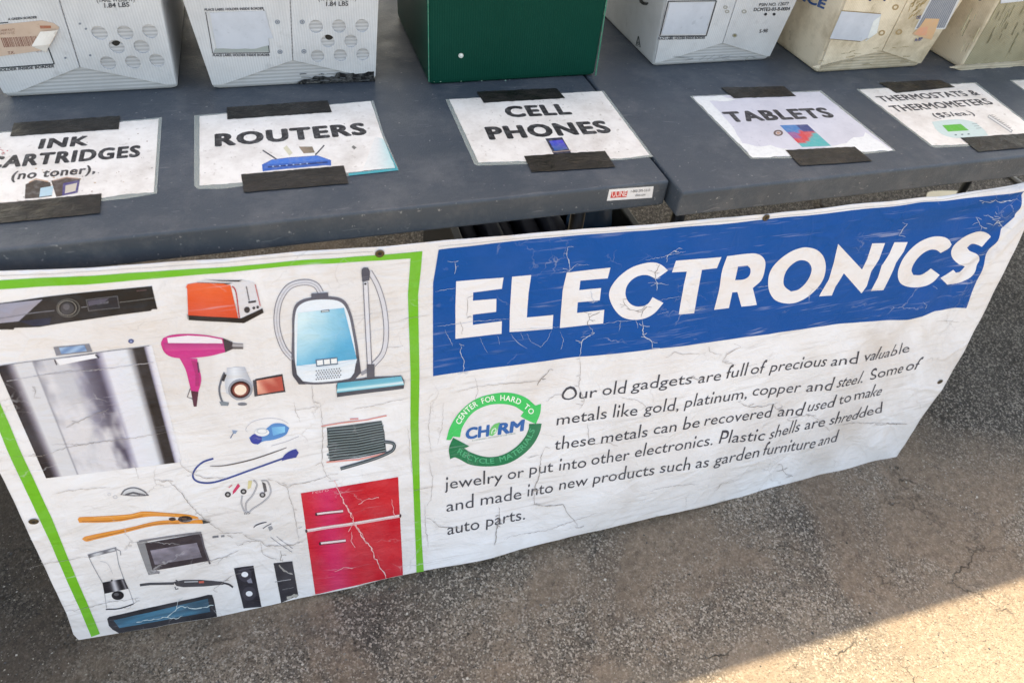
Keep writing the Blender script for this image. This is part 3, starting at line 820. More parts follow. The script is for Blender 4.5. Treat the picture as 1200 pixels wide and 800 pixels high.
# tote 1 (leftmost)
c1 = [(117, 38), (147, 37.5), (176, 36), (137, 54), (166, 54), (127, 73), (156, 72), (184, 70)]
t, S = tote('mail_tote', 'white corrugated plastic tote with a torn salmon barcode label, leftmost on the table', 'tote', GRP, -.989, -.732, .418, .40, (MWF, MWB, MWS), flaps=((94, 78), (22, 112), (196, 102), (70, 0), c1))
S = Off(S, .0034)
bm = bmesh.new(); h = [S.px(49.5, 23), S.px(63, 26), S.px(70, 31), S.px(64, 44), S.px(54, 60), S.px(50, 58), S.px(0, 65), S.px(-45, 70), S.px(-48, 36), S.px(0, 28)]
prism(bm, S, h, .0004, .0008); link_bm('paper_label', bm, MSALMON, t)
bm = bmesh.new()      # curled corner of the label
a, b, c = S.px(48, 36), S.px(69.5, 32), S.px(54, 60)
N = 6; rows = []
for i in range(N + 1):
    u = i / N; o = .0012 + .006 * math.sin(u * math.pi * .5)
    rows.append([bm.verts.new(S.lift(a[0] + (b[0] - a[0]) * u, a[1] + (b[1] - a[1]) * u, o)), bm.verts.new(S.lift(a[0] + (c[0] - a[0]) * .35 * (1 - u) + (b[0] - a[0]) * u + (c[0] - b[0]) * .6, a[1] + (b[1] - a[1]) * u + (c[1] - b[1]) * .6, o * .9)), bm.verts.new(S.lift(c[0] + (a[0] - c[0]) * .1, c[1], .0012))])
for p, q in zip(rows, rows[1:]):
    bm.faces.new((p[0], q[0], q[1], p[1])); bm.faces.new((p[1], q[1], q[2], p[2]))
link_bm('curled_corner', bm, MPAPER, t)
s = Sheet(S)
s.line([(-45, 82), (64, 74)], 1.3, (40, 48, 52), 2); s.line([(64, 74), (57, 55)], 1.3, (40, 48, 52), 2); s.line([(-40, 30), (10, 25.5)], 1.2, (48, 48, 54), 1)
s.text_px('PLACE LABEL, HOLDER INSIDE BORDER', (-40, 85.5), (64, 78), (-.2, -3), INKC, 2, .03)
s.text_px('A GREEN BORDER', (10, 23), (44, 20.6), (-.2, -2.6), INKC, 2, .03)
s.text_px('(TARE WEIGHT)', (114, 1.8), (158, .6), (-.8, -5), (58, 58, 64), 2, .012); s.text_px('1.84 LBS', (123, 8.4), (152, 7), (-.8, -5.2), (48, 48, 54), 2, .02)
rd = (128, 78, 66)
x = 2.0
while x < 48:
    wd = random.choice((.4, .7, 1.0)); 
    if not 42.5 < x < 44: s.line([(x, 43.4 - x * .055), (x + 4.2, 54.6 - x * .055)], wd, rd, 4.6)
    x += wd + random.choice((.5, .8, 1.1))
s.text_px('CARRIER ROUTE', (0, 36), (18, 34.5), (-.4, -2.4), rd, 4.6); s.text_px('DAILY 12 OZ', (0, 39.5), (18, 38.2), (-.4, -2.4), rd, 4.6)
s.text_px('T.K.', (10, 62.5), (18, 61.5), (-.3, -3), rd, 4.6, .03); s.text_px('NO 12', (43, 60.5), (50, 59.8), (-.3, -1.8), rd, 4.6)
s.poly([(47, 29), (60, 29), (60.5, 32), (48, 32.6)], (170, 105, 80), 4.6)
s.make('lettering', MINK, t)
s = Sheet(S); s.poly([(130.5, 50), (134, 48), (138, 47.9), (141, 49.6), (139.5, 52.5), (136, 54), (132.5, 52.5)], (12, 12, 14), -14, sm=True); s.make('punched_hole', MDARKHOLE, t)
s = Sheet(S)
for (u, v) in ((77, 67), (106, 64), (94, 27), (101, 33)): s.ell((u, v), 1.5, 1.3, (120, 128, 140), 1, n=10)
s.make('rivet_marks', MINK, t)

# tote 2
c2 = [(370, 30.5), (397, 30), (424, 29.5), (384, 47.5), (411, 47.5), (372, 65), (398.5, 64), (425, 63)]
t, S = tote('mail_tote', 'white corrugated plastic tote with a blank white label and black scuff at its lower right', 'tote', GRP, -.676, -.399, .407, .40, (MWF, MWB, MWS), flaps=((343, 70), (262, 100.5), (430, 96.5), (340, 0), c2))
S = Off(S, .0034)
bm = bmesh.new(); prism(bm, S, [S.px(*p) for p in jag([(246, 14.5), (310, 12), (315, 30), (320, 44), (314, 44), (315.5, 52), (300, 56), (254, 56)], .4, 6)], .0006, .0011); link_bm('paper_label', bm, MLABEL, t)
s = Sheet(S); frame_lines(s, [(241, 13.5), (309, 10.5), (315.6, 61), (249.3, 61.6)], .9, 'RBL')
s.text_px('PLACE LABEL HOLDER INSIDE BORDER', (240, 12), (309, 10.4), (-.2, -2.7), INKC, 2, .03); s.text_px('PLACE LABEL HOLDER INSIDE BORDER', (249.5, 65.2), (316, 64.8), (-.1, -2.7), INKC, 2, .03)
s.poly([(252, 56), (275, 52), (314, 52), (315.2, 60), (250.4, 60.6)], (158, 166, 164), 1)
s.text_px('(TARE WEIGHT)', (373, 0), (417, -.5), (.1, -5), (58, 58, 64), 2, .012); s.text_px('1.84 LBS', (382, 6.5), (407.5, 6), (.1, -5.2), (48, 48, 54), 2, .02)
for (u, v) in ((325, 25), (354, 25), (328, 60), (356, 59.5)): s.ell((u, v), 3.1, 2.7, (136, 144, 156), 1, n=12, hole=.55); s.ell((u, v), 1.2, 1, (110, 116, 128), 2, n=8)
s.make('lettering', MINK, t)
s = Sheet(S); s.poly([(381, 42), (384, 39.8), (388, 39.8), (391, 42.6), (388.5, 46.2), (384.5, 46.8), (381.5, 44.8)], (12, 12, 14), -14, sm=True); s.make('punched_hole', MDARKHOLE, t)
s = Sheet(S)
s.poly(jag([(347, 97.6), (356, 92), (372, 88.6), (392, 89.5), (394, 84.6), (410, 85.4), (438, 82.8), (439, 95.2), (412, 94.6), (396, 95.8), (372, 95.4)], 1.3, 3), (26, 26, 28), 1)
for _ in range(26):
    u = random.uniform(350, 438); v = random.uniform(85, 97); s.line([(u, v), (u + random.uniform(3, 12), v - random.uniform(-.6, 1))], random.uniform(.3, .9), random.choice([(26, 26, 28), (60, 62, 66), (96, 100, 106)]), 2)
s.make('black_scuff', MINK, t)

# green box
t, S = tote('green_box', 'dark green corrugated plastic box behind the CELL PHONES sign', 'box', None, -.307, .018, .377, .33, (MGF, MGF, MGS), lean=.0, taper=.012, hgt=.30, bev=.003)
s = Sheet(Off(S, .0004), .0004)
s.ell((540, 65), 3.0, 2.9, (190, 196, 190), 3, n=16); s.ell((540.3, 64.2), 1.5, 1.3, (232, 236, 232), 4, n=12)
s.make('rivet', MINK, t)
s = Sheet(Off(S, .0004))
s.line([(501.5, 0), (502.6, 96)], 1.2, (40, 120, 98), 1); s.line([(711, 0), (697.3, 92)], 1.4, (36, 122, 98), 1)
for _ in range(9): u = random.uniform(505, 695); s.ell((u, 96 - (u - 501) * .019), random.uniform(.4, 1.2), .5, (130, 165, 150), 1, n=6)
s.make('worn_edges', MINK, t)

# tote 4
t, S = tote('mail_tote', 'white corrugated plastic tote with a framed blank label, just right of the green box', 'tote', GRP, .154, .421, .402, .30, (MWF, MWB, MWS), flaps=((846, 50), (772, 73), (895, 72), (862, 0), []))
S4 = Off(S, .0034)
bm = bmesh.new(); prism(bm, S4, [S4.px(*p) for p in [(784, 3), (836, 2), (825.5, 39), (774.5, 39.8)]], .0004, .0009); link_bm('paper_label', bm, MLABEL, t)
s = Sheet(S4); frame_lines(s, [(782.3, 1), (838.5, .4), (826.6, 41.4), (772.2, 42)], 1.3)
s.text_px('PLACE LABEL HOLDER INSIDE BORDER', (770, 46), (825, 44.8), (.3, -2.8), INKC, 2, .03)
s.text_px('PSIN NO. 12077', (888, 7), (922.5, 5.6), (1, -3.6), INKC, 2, .02); s.text_px('DCMTE2-03-B-0004', (882, 12.6), (924, 11.6), (1, -3.8), (40, 40, 46), 2, .03)
s.ell((896, 16.2), 1.9, 1.6, (30, 30, 34), 2, rot=-.5, n=12); s.ell((906, 16.2), 1.9, 1.6, (30, 30, 34), 2, rot=-.5, n=12)
s.text_px('5-98', (888.5, 38), (898, 37.2), (.8, -4.0), (56, 56, 62), 2, .02)
for (u, v, r) in ((871, 13, 3), (849, 8, 2.6), (851, 13, 2.6), (860, 41, 3)): s.ell((u, v), r, r * .8, (150, 148, 140), 1, n=12, hole=.5)
s.ell((860, 41), 1.6, 1.4, (120, 112, 76), 1.5, n=10)
for _ in range(16):
    u = random.uniform(782, 880); s.line([(u, 68 + random.uniform(-3, 3)), (u + random.uniform(4, 14), 66 + random.uniform(-3, 3))], .5, (140, 142, 142), 1)
s.make('lettering', MINK, t)
s = Sheet(Off(Side(.154, .085, -1), .0006))
s.text_px('C', (747.5, 2), (757.5, 6.5), (9, -12), (34, 38, 40), 1, .05)
s.line([(748.5, 42.5), (745.8, 53), (750.6, 55.6), (748.5, 42.5)], 1.0, (40, 44, 46), 1); s.ell((748.4, 51), 1.4, 2, (60, 64, 66), 1, n=8, hole=.5)
s.make('side_lettering', MINK, t)

# tote 5
t, S = tote('mail_tote', 'stained beige corrugated plastic tote with a barcode sheet and orange sticker', 'tote', GRP, .493, .753, .330, .24, (MBF, MBB, MBS), flaps=((1032.5, 59), (952, 78), (1073, 77.5), (1062, 0), []))
S5 = Off(S, .0034)
bm = bmesh.new(); prism(bm, S5, [S5.px(*p) for p in [(985, 12.5), (1031, 16), (1026, 38), (1008, 47.5), (971, 44.5)]], .0004, .0009); link_bm('paper_label', bm, MLABEL, t)
s = Sheet(S5)
s.line([(985, 12), (1031, 15.5)], 1.0, (150, 124, 84), .5); s.line([(971, 44.8), (1007, 48)], 1.1, (120, 104, 80), .5)
s.poly([(1014, 47), (1022, 24), (1030, 18), (1026, 38), (1012, 47)], (222, 224, 222), 5)
bars = [(1091, -2), (1121, -2), (1105, 32), (1072, 32.6)]
s.poly([(1089, -2), (1124, -2), (1106, 33.6), (1070, 34)], (206, 206, 208), 1)
def barf(u, v): return (112, 116, 126) if int(u * 28) % 2 else (152, 155, 163)
s.grad(bars, barf, 2, 56, 2)
s.poly([(1083, 21), (1099.5, 21.4), (1095, 34), (1090, 46), (1079, 43), (1067.5, 39), (1076, 31)], (212, 170, 132), 4)
s.poly([(1076, 32), (1086, 30), (1084, 41), (1070, 40)], (218, 158, 128), 5)
s.text_px('A-BP', (1070, 48), (1079, 46.5), (.6, -3.6), (70, 80, 130), 5, .02); s.text_px('O2', (1072, 22), (1077, 21), (.6, -3.6), (70, 80, 130), 5, .02)
s.ell((1018, -1), 1.6, 2, (36, 40, 80), 2, n=10); s.ell((1035, -1), 1.6, 2, (36, 40, 80), 2, n=10)
for (u, v) in ((1048, 8), (1032, 38), (1052, 37)): s.ell((u, v), 4.2, 3.2, (164, 138, 100), 1, rot=-.5, n=14, hole=.5)
for _ in range(18):
    u = random.uniform(1055, 1080); v = random.uniform(2, 22); s.line([(u, v), (u + random.uniform(3, 8), v - random.uniform(4, 9))], random.uniform(.5, 1.2), random.choice([(170, 146, 100), (150, 128, 88)]), 1, jit=.8)
for _ in range(22):
    u = random.uniform(955, 1068); v = random.uniform(55, 76); s.line([(u, v), (u + random.uniform(3, 12), v - random.uniform(-1, 2))], random.uniform(.3, .8), (156, 138, 104), 1, jit=.5)
s.make('lettering', MINK, t)
s = Sheet(Off(Side(.493, .085, -1), .0006))
s.text_px('SERVICE', (903, -14), (965.5, 10.5), (3.5, -10), (32, 78, 138), 1, .045)
s.make('side_lettering', MINK, t)

# tote 6
t, S = tote('mail_tote', 'old yellowed fluted plastic tote with a battered bottom edge, rightmost on the table', 'tote', GRP, .846, 1.13, .306, .25, (MOF, MOF, MBS), flaps=None)
S6 = Off(S, .0006)
bm = bmesh.new(); prism(bm, S6, [S6.px(*p) for p in jag([(1112, 78.5), (1122, 76), (1150, 74.5), (1205, 70.5), (1290, 66), (1290, 72), (1206, 76.6), (1150, 79.4), (1126, 82)], .7, 4)], .0002, .0045); link_bm('battered_hem', bm, MBB, t)
bm = bmesh.new(); prism(bm, S6, [S6.px(*p) for p in [(1172, 4), (1230, -2), (1226, -40), (1176, -40)]], .0004, .0010); link_bm('paper_label', bm, MLABEL, t)
s = Sheet(S6); s.ell((1148, -1), 2.4, 2, (26, 24, 24), 1, n=12)
for _ in range(30):
    u = random.uniform(1125, 1215); v = random.uniform(15, 70); L = random.uniform(6, 26); s.line([(u, v), (u + L * .5, v - L)], random.uniform(.4, 1.3), random.choice([(178, 170, 138), (132, 126, 98), (112, 106, 80)]), 1)
s.make('scuffs', MINK, t)

# ------------------------------------------------------------------ things under the tables
cr = thing('storage_crate', (-.06, .47, 0), 'black plastic crate standing on the ground under the gap between the tables', 'crate')
bm = bmesh.new()
A0, A1 = (-.262, .24, .004), (.135, .70, .42)
box(bm, A0, (A1[0], A1[1], .012), .002); box(bm, (A0[0], A0[1], .013), (A1[0], A0[1] + .008, A1[2])); box(bm, (A0[0], A1[1] - .008, .013), (A1[0], A1[1], A1[2]))
box(bm, (A0[0], A0[1] + .009, .013), (A0[0] + .008, A1[1] - .009, A1[2])); box(bm, (A1[0] - .008, A0[1] + .009, .013), (A1[0], A1[1] - .009, A1[2]))
link_bm('body', bm, MBLACK, cr)
bm = bmesh.new(); box(bm, (A0[0] - .008, A0[1] - .008, A1[2] + .001), (A1[0] + .008, A0[1] + .01, A1[2] + .018), .003); box(bm, (A0[0] - .008, A1[1] - .01, A1[2] + .001), (A1[0] + .008, A1[1] + .008, A1[2] + .018), .003)
box(bm, (A0[0] - .008, A0[1] + .012, A1[2] + .001), (A0[0] + .01, A1[1] - .012, A1[2] + .018), .003); box(bm, (A1[0] - .01, A0[1] + .012, A1[2] + .001), (A1[0] + .008, A1[1] - .012, A1[2] + .018), .003)
link_bm('rim', bm, MBLACK, cr)
def bottle(x, y, r, h, mat, label):
    o = thing('water_jug', (x, y, .0125), label, 'jug')
    bm = bmesh.new(); prof = [(0.0, 0), (r, 0), (r, h * .72), (r * .86, h * .80), (r * .45, h * .88), (r * .34, h * .9), (r * .34, h), (0, h)]
    n = 24; R = []
    for rr, z in prof: R.append([bm.verts.new((x + max(rr, 1e-4) * math.cos(2 * math.pi * k / n), y + max(rr, 1e-4) * math.sin(2 * math.pi * k / n), z + .0125)) for k in range(n)])
    for A, B in zip(R, R[1:]):
        for k in range(n): bm.faces.new((A[k], A[(k + 1) % n], B[(k + 1) % n], B[k]))
    link_bm('body', bm, mat, o, True)
bottle(.045, .34, .052, .56, MBLUE, 'blue plastic jug standing in the black crate under the tables')
o = thing('folded_bag', (-.15, .45, .0125), 'navy fabric bag stuffed into the left of the black crate', 'bag')
bm = bmesh.new()
for k in range(5):
    x = -.22 + k * .048; box(bm, (x - .018, .30, .014), (x + .018, .60, .40 + .03 * math.sin(k * 2.1)), .012)
link_bm('body', bm, MNAVY, o, True)
# sunlit spot of ground behind, put in as a thin cream-coloured slab
T0 = Top(.0)
q = [T0.px(*p) for p in jag([(1086, 227), (1092, 225.5), (1112, 225), (1130, 225), (1134, 227), (1128, 231), (1100, 236), (1084, 236)], .4, 7)]
bm = bmesh.new(); prism(bm, T0, q, .0045, .0060)
tagit(link_bm('painted_sun_patch', bm, m_simple('sunlit_ground_cream', lin((240, 228, 198)), .7, 0, .1)), 'thin cream slab standing in for a sunlit spot of ground, seen in the gap under the right table', 'paper')
# twigs
def twig(pts, r, label, cat='twig'):
    bm = bmesh.new(); P = [Vector((*T0.px(*p), .004 + r)) for p in pts]; tube(bm, P, r, 6)
    tagit(link_bm('twig', bm, m_simple('dry_twig', (.03, .022, .016, 1), .8), None, True), label, cat)
twig([(958, 232), (962, 237), (961, 243), (965, 249)], .006, 'dark twig on the ground in the gap under the right table')

# ------------------------------------------------------------------ the banner
BS = Banner()
ban = thing('vinyl_banner', (-.1, -.12, 0), 'large worn ELECTRONICS vinyl banner hanging in front of the tables', 'banner')
outline = [(-112, 327), (-60, 323), (0, 318), (50, 316.5), (100, 314.5), (150, 311), (200, 307), (300, 300), (437, 290), (500, 284.2), (600, 276), (700, 267.5), (800, 260), (900, 251), (1000, 239.5), (1060, 234), (1100, 230.5), (1150, 223), (1200, 214), (1236, 206),
           (1240, 214), (1222, 236), (1200, 270), (1185, 303), (1170, 332), (1157, 359), (1130, 412), (1104, 457), (1078, 492), (1060, 520), (1050, 536), (1042, 542.5), (1030, 546), (990, 555.5), (921, 572.6), (865, 583), (808, 597), (770, 604.5), (700, 621.7), (650, 633), (613, 641.7), (580, 651), (540, 659), (490, 668.5), (471, 673.5), (420, 686), (368, 696.5), (330, 705), (306, 711), (255, 722.5), (200, 731), (140, 741), (110, 746.5), (92, 749.5), (86, 743), (78, 719), (54, 668), (28, 613), (3, 560), (-50, 450), (-90, 368)]
s = Sheet(BS); s.poly(outline, (220, 220, 220), -1.2)
sheet = s.make('banner_sheet', MB, ban, grid=.006)
bmx = bmesh.new(); bmx.from_mesh(sheet.data); bmesh.ops.remove_doubles(bmx, verts=bmx.verts, dist=1e-6); bmx.to_mesh(sheet.data); bmx.free()
for p in sheet.data.polygons: p.use_smooth = True
md = sheet.modifiers.new('thickness', 'SOLIDIFY'); md.thickness = .0009; md.offset = -1

def bpart(name, fn, mat=None, grid=.006, label=None):
    s = Sheet(BS); fn(s); return s.make(name, mat or MP, ban, grid=grid, label=label)

# hem along the top
def f(s):
    s.line([(-100, 330.5), (0, 323), (60, 321), (150, 315), (300, 304), (437, 295)], .5, (170, 165, 162), 1)
    s.line([(514, 289), (600, 280.4), (700, 272), (800, 264.2), (900, 255.2), (1000, 244), (1100, 234.6), (1195, 219)], .5, (176, 172, 170), 1)
bpart('hem_stitch', f)
# green border
GRN = (98, 174, 44)
def f(s):
    s.poly([(-104, 334.5), (0, 328.2), (100, 323.5), (240, 314.2), (310, 309), (400, 302), (495, 294.3), (493, 318), (490, 345), (491.5, 440), (490.6, 500), (492, 580), (494, 630), (496.3, 667.6),
            (487.8, 669.2), (487, 640), (484.6, 580), (481, 500), (481.2, 440), (478, 345), (480, 318), (481, 302.8), (400, 308), (310, 314.5), (240, 321.2), (100, 333.5), (0, 339), (-92, 345.5), (-46, 375), (0, 472), (39, 560), (60, 605), (90, 678), (117, 742), (107, 745.5), (83, 690), (60, 637), (23.6, 560), (0, 506), (-70, 355)], GRN, 1)
bpart('green_border', f)
# blue panel
BLU = (0, 76, 146)
def f(s):
    s.poly([(514, 292.6), (600, 282.6), (700, 274), (800, 266), (840, 263.4), (903, 256.5), (990, 247.5), (1080, 237), (1150, 230.5), (1203, 223.5), (1197, 240), (1190, 255), (1176, 270), (1158, 300), (1145, 328), (1132.5, 361),
            (1110, 361.8), (1095, 364.5), (1080, 371), (1065, 374.5), (1020, 376.5), (960, 382.5), (900, 391.5), (868, 395.5), (840, 399.6), (768, 408.5), (680, 417.6), (600, 428), (507.5, 440.6), (507.3, 380), (507.5, 331)], BLU, 1)
bpart('blue_panel', f, MPW)
WH = (218, 216, 220)
LET = {
 'E': [(534.5, 329.5), (590, 325), (588, 338.2), (554.4, 342.4), (554, 352), (581.6, 349.8), (581.3, 365), (554, 368.4), (554, 380.4), (588, 376), (587.7, 390.7), (533.6, 396.7), (533.6, 360)],
 'L': [(600, 324), (622.4, 322), (619.3, 343), (617.3, 371.6), (648.3, 368.7), (647.3, 385), (597, 388.7), (597.5, 362), (598.7, 343)],
 'E2': [(664, 319.3), (715.3, 313.3), (712, 326), (680, 328.7), (678.7, 339.7), (704.3, 337.3), (702.7, 351.7), (677, 354), (676, 366.4), (708, 362.7), (706.7, 378.7), (656, 384), (657.5, 362), (659.3, 340)],
 'C': [(782.7, 316.7), (774.7, 310), (765.3, 307.3), (753.3, 308.7), (738.7, 314), (725.3, 324), (716, 336), (713.6, 345.3), (716, 354.7), (721.3, 364), (729.3, 371.3), (741.3, 374.4), (754.7, 373), (766.7, 366.7), (777.3, 354.7), (764.7, 348), (758.7, 356), (749.3, 359), (740, 356.7), (734, 349.3), (733, 340), (737.3, 330.7), (746.7, 323.7), (757.3, 322), (766, 325.3), (768, 327.3)],
 'T': [(792, 305.3), (845.3, 301), (840, 314), (822.4, 316), (818.7, 336), (813.3, 366.7), (795.3, 368.3), (801.3, 333.3), (804.7, 318), (787.3, 319)],
 'R': [(852, 300), (881.3, 296.7), (890.7, 298.7), (896.3, 305.3), (896, 316), (892, 328), (882, 337.3), (886.7, 357), (868.7, 359), (864, 342), (858, 342.4), (854, 360.7), (836.7, 362.7), (842.7, 338.7), (846, 317.3)],
 'O': [(940, 290), (926.7, 294.7), (912, 305.3), (902.7, 317.3), (900, 330.7), (902, 342.7), (909.3, 352), (925, 355.5), (938.7, 352), (952.5, 342.5), (963.7, 328.7), (967.5, 313.7), (965, 301), (957.5, 293), (948, 290)],
 'N': [(982, 285.6), (1010, 315.6), (1016, 303.7), (1022, 285), (1037, 284.7), (1030, 303.7), (1021, 317.5), (1015.6, 335), (1009.4, 343.5), (988.7, 320), (978.7, 336), (974.6, 346), (959.7, 347), (971, 327.5), (977, 307.5)],
 'I': [(1048, 283.7), (1063.5, 283.5), (1058.7, 295), (1050, 307.5), (1042.5, 325), (1035, 339.7), (1020.4, 340.6), (1028.7, 325), (1033, 311), (1041.9, 297.5)],
 'C2': [(1115, 286.3), (1112, 290.6), (1102, 296.3), (1097.5, 293), (1090, 292.5), (1081, 297), (1072.5, 306), (1068, 316), (1070, 322), (1078.7, 322), (1086, 318), (1090.6, 314.4), (1101, 322), (1093.7, 330), (1083.7, 335), (1068.7, 336.5), (1056, 332.5), (1052, 323.7), (1053.7, 312.5), (1061, 298.7), (1075, 285), (1090, 278), (1102.5, 277), (1111, 280)],
 'S': [(1162.5, 278.7), (1151, 289.7), (1146, 287), (1138.7, 285.6), (1133, 290), (1136, 293.7), (1145, 298), (1147.5, 302.5), (1145, 315), (1137.5, 325), (1126, 330.6), (1110, 333.5), (1102, 325.6), (1117, 316), (1120, 319.4), (1125, 318), (1130.6, 312), (1122.5, 308.7), (1115, 300), (1116, 290), (1126, 280), (1137.5, 273.7), (1148.7, 271), (1157.5, 273.7)],
}
HOL = {'R': [[(864.7, 312), (876, 311), (879.3, 315.3), (878, 322.7), (872, 327), (861.3, 328)]],
       'O': [[(933, 306.2), (923, 314.7), (918.4, 325.3), (918.9, 334.7), (926.7, 341.3), (936, 338.7), (946, 328.7), (951, 316), (948, 308), (941, 304.7)]]}
for k, pts in LET.items():
    def f(s): s.poly(pts, WH, 2.2, HOL.get(k, ()), sm=(k[0] in 'CORS'))
    bpart('heading_letter', f, MH)

# body text, word by word
TX = (60, 60, 68)
WORDS = [
 ('Our', 658, 469, 700, 465), ('old', 706, 463, 735, 460.4), ('gadgets', 739, 457.6, 811, 449.2), ('are', 818, 449, 845, 445.2), ('full', 851, 443.6, 878, 439), ('of', 880, 438.4, 899.5, 436.6), ('precious', 900.5, 435.8, 969, 428), ('and', 975, 428.2, 1008, 426.6), ('valuable', 1011.5, 424, 1066, 413),
 ('metals', 652, 498, 711, 489.8), ('like', 718, 488.8, 747, 486.4), ('gold,', 754, 484.6, 795, 480.4), ('platinum,', 801, 477.4, 875, 466.2), ('copper', 882, 463.6, 939, 459), ('and', 945, 459, 978, 457.2), ('steel.', 979, 454, 1014, 447.5), ('Some', 1020, 445.6, 1057, 436), ('of', 1061, 434, 1083, 431),
 ('these', 650, 527, 697.5, 520.4), ('metals', 704, 519.2, 759, 511), ('can', 766, 508.6, 793, 505), ('be', 800, 503.4, 820, 500), ('recovered', 825, 498.4, 907, 488), ('and', 911, 487.6, 944.6, 486), ('used', 946, 482, 983, 475.6), ('to', 984.5, 474.4, 997, 470.6), ('make', 999, 469.4, 1034, 461.6),
 ('jewelry', 521, 573, 589, 564), ('or', 595, 561.4, 614, 558.7), ('put', 620, 555.6, 648, 552.2), ('into', 655, 551, 687, 547), ('other', 693, 544.4, 738, 538.2), ('electronics.', 744, 535.6, 835, 521), ('Plastic', 842, 519.4, 897, 515.4), ('shells', 901, 514.4, 938, 504.2), ('are', 943, 503.4, 966, 499.5), ('shredded', 970, 498, 1036, 483),
 ('and', 523, 599, 555, 593.2), ('made', 563, 591.2, 611, 583.8), ('into', 618, 581, 648, 576.4), ('new', 655, 573.8, 689, 567.6), ('products', 694, 566.4, 767, 555.6), ('such', 773, 553.8, 809, 549.8), ('as', 815, 548.4, 831, 546.6), ('garden', 836, 545, 890, 534.6), ('furniture', 894, 533.2, 956, 524), ('and', 959.5, 522, 986, 516),
 ('auto', 524, 625.6, 561.5, 618.4), ('parts.', 569, 615.4, 615, 607.2)]
m_body = m_print(.45, 'worn_text_print')
for (t_, x0, y0, x1, y1) in WORDS:
    xm = (x0 + x1) / 2
    sl = 0.02 + max(0, xm - 560) * .00085
    hh = 15.8 - .0012 * (xm - 560)
    if xm > 1000: hh = 14.0; sl = .33
    s_ = Sheet(BS); s_.text_px(t_, (x0, y0), (x1, y1), (hh * sl, -hh), TX, 1, 0, .50, True)
    s_.make('printed_word', m_body, ban)

# recycling centre logo
LG, DG = (22, 186, 98), (0, 112, 74)
def f(s):
    s.poly([(523, 515), (527.5, 500), (538.7, 482.5), (557.5, 467.5), (580, 460.8), (597.5, 460), (615, 465), (627.5, 475), (634, 473), (633, 484), (628, 496.4), (618, 492), (610, 487.5), (613.7, 482.5), (602.5, 475.6), (587.5, 473), (570, 475), (553.7, 483.7), (542, 500), (539, 512), (531, 511), (528, 515.4)], LG, 1, sm=True)
    s.poly([(620, 496.4), (634.7, 496), (632.5, 506), (625, 520), (612.5, 532.5), (595, 542.5), (573.7, 546), (551, 544), (533.7, 535.6), (527.5, 537.5), (526, 525), (531, 512.5), (550, 522.5), (544, 525), (552.5, 530), (570, 535), (587.5, 533), (602.5, 525), (613.7, 513.7), (619.4, 502.5)], DG, 1, sm=True)
def arc(s, txt, pts, h, col, bold):
    """letters along a path of photo points"""
    P = []
    for i in range(len(pts) - 1):
        p0 = pts[max(0, i - 1)]; p1 = pts[i]; p2 = pts[i + 1]; p3 = pts[min(len(pts) - 1, i + 2)]
        for k in range(12):
            t_ = k / 12
            P.append(tuple(.5 * ((2 * p1[j]) + (-p0[j] + p2[j]) * t_ + (2 * p0[j] - 5 * p1[j] + 4 * p2[j] - p3[j]) * t_ ** 2 + (-p0[j] + 3 * p1[j] - 3 * p2[j] + p3[j]) * t_ ** 3) for j in (0, 1)))
    P.append(pts[-1]); D = [0]
    for a, b in zip(P, P[1:]): D.append(D[-1] + math.dist(a, b))
    ws = [(.45 if c == ' ' else glyphs(c)[3] - glyphs(c)[2]) + .1 for c in txt]; tot = sum(ws); x = 0
    def at(d):
        for i in range(len(D) - 1):
            if D[i + 1] >= d: t_ = (d - D[i]) / max(1e-6, D[i + 1] - D[i]); return (P[i][0] + (P[i + 1][0] - P[i][0]) * t_, P[i][1] + (P[i + 1][1] - P[i][1]) * t_)
        return P[-1]
    for c, w_ in zip(txt, ws):
        if c != ' ':
            a = at(D[-1] * (x + .05) / tot); b = at(D[-1] * (x + w_ - .05) / tot); dx, dy = b[0] - a[0], b[1] - a[1]; l = math.hypot(dx, dy) or 1
            s.text_px(c, a, b, (dy / l * h, -dx / l * h), col, 2, bold)
        x += w_
def f2(s):
    arc(s, 'CENTER FOR HARD TO', [(539, 497.5), (545, 487), (557, 476.5), (572, 470.6), (590, 468.8), (605, 472), (616, 479), (622, 486)], 6.2, (225, 240, 225), .02)
    arc(s, 'RECYCLE MATERIALS', [(535, 529.5), (545, 536), (560, 541.5), (576, 542.5), (594, 538.5), (609, 530), (620, 518), (627, 503)], 6.0, (60, 165, 120), .015)
    s.text_px('CH', (546, 514.2), (572, 510.2), (1.0, -12.2), (30, 94, 160), 1, .05)
    s.text_px('RM', (584, 508.6), (612.5, 504), (1.6, -12.2), (30, 94, 160), 1, .05)
    s.poly([(573, 509.6), (574.5, 503), (579, 497), (586, 494.6), (584, 500), (581.5, 506), (577, 510.4)], (95, 185, 110), 1.5, sm=True)
    s.line([(576, 508), (577, 503.5), (580.5, 501.5), (581, 505), (578.5, 506.6)], 1.0, (215, 228, 218), 2, sm=True)
    s.text_px('A COMMUNITY PROGRAM OF LIVE THRIVE', (553, 516.8), (604, 508.2), (.1, -1.6), (120, 150, 140), 1)
s_ = Sheet(BS); f(s_); f2(s_); s_.make('round_logo', MP, ban, grid=.006)

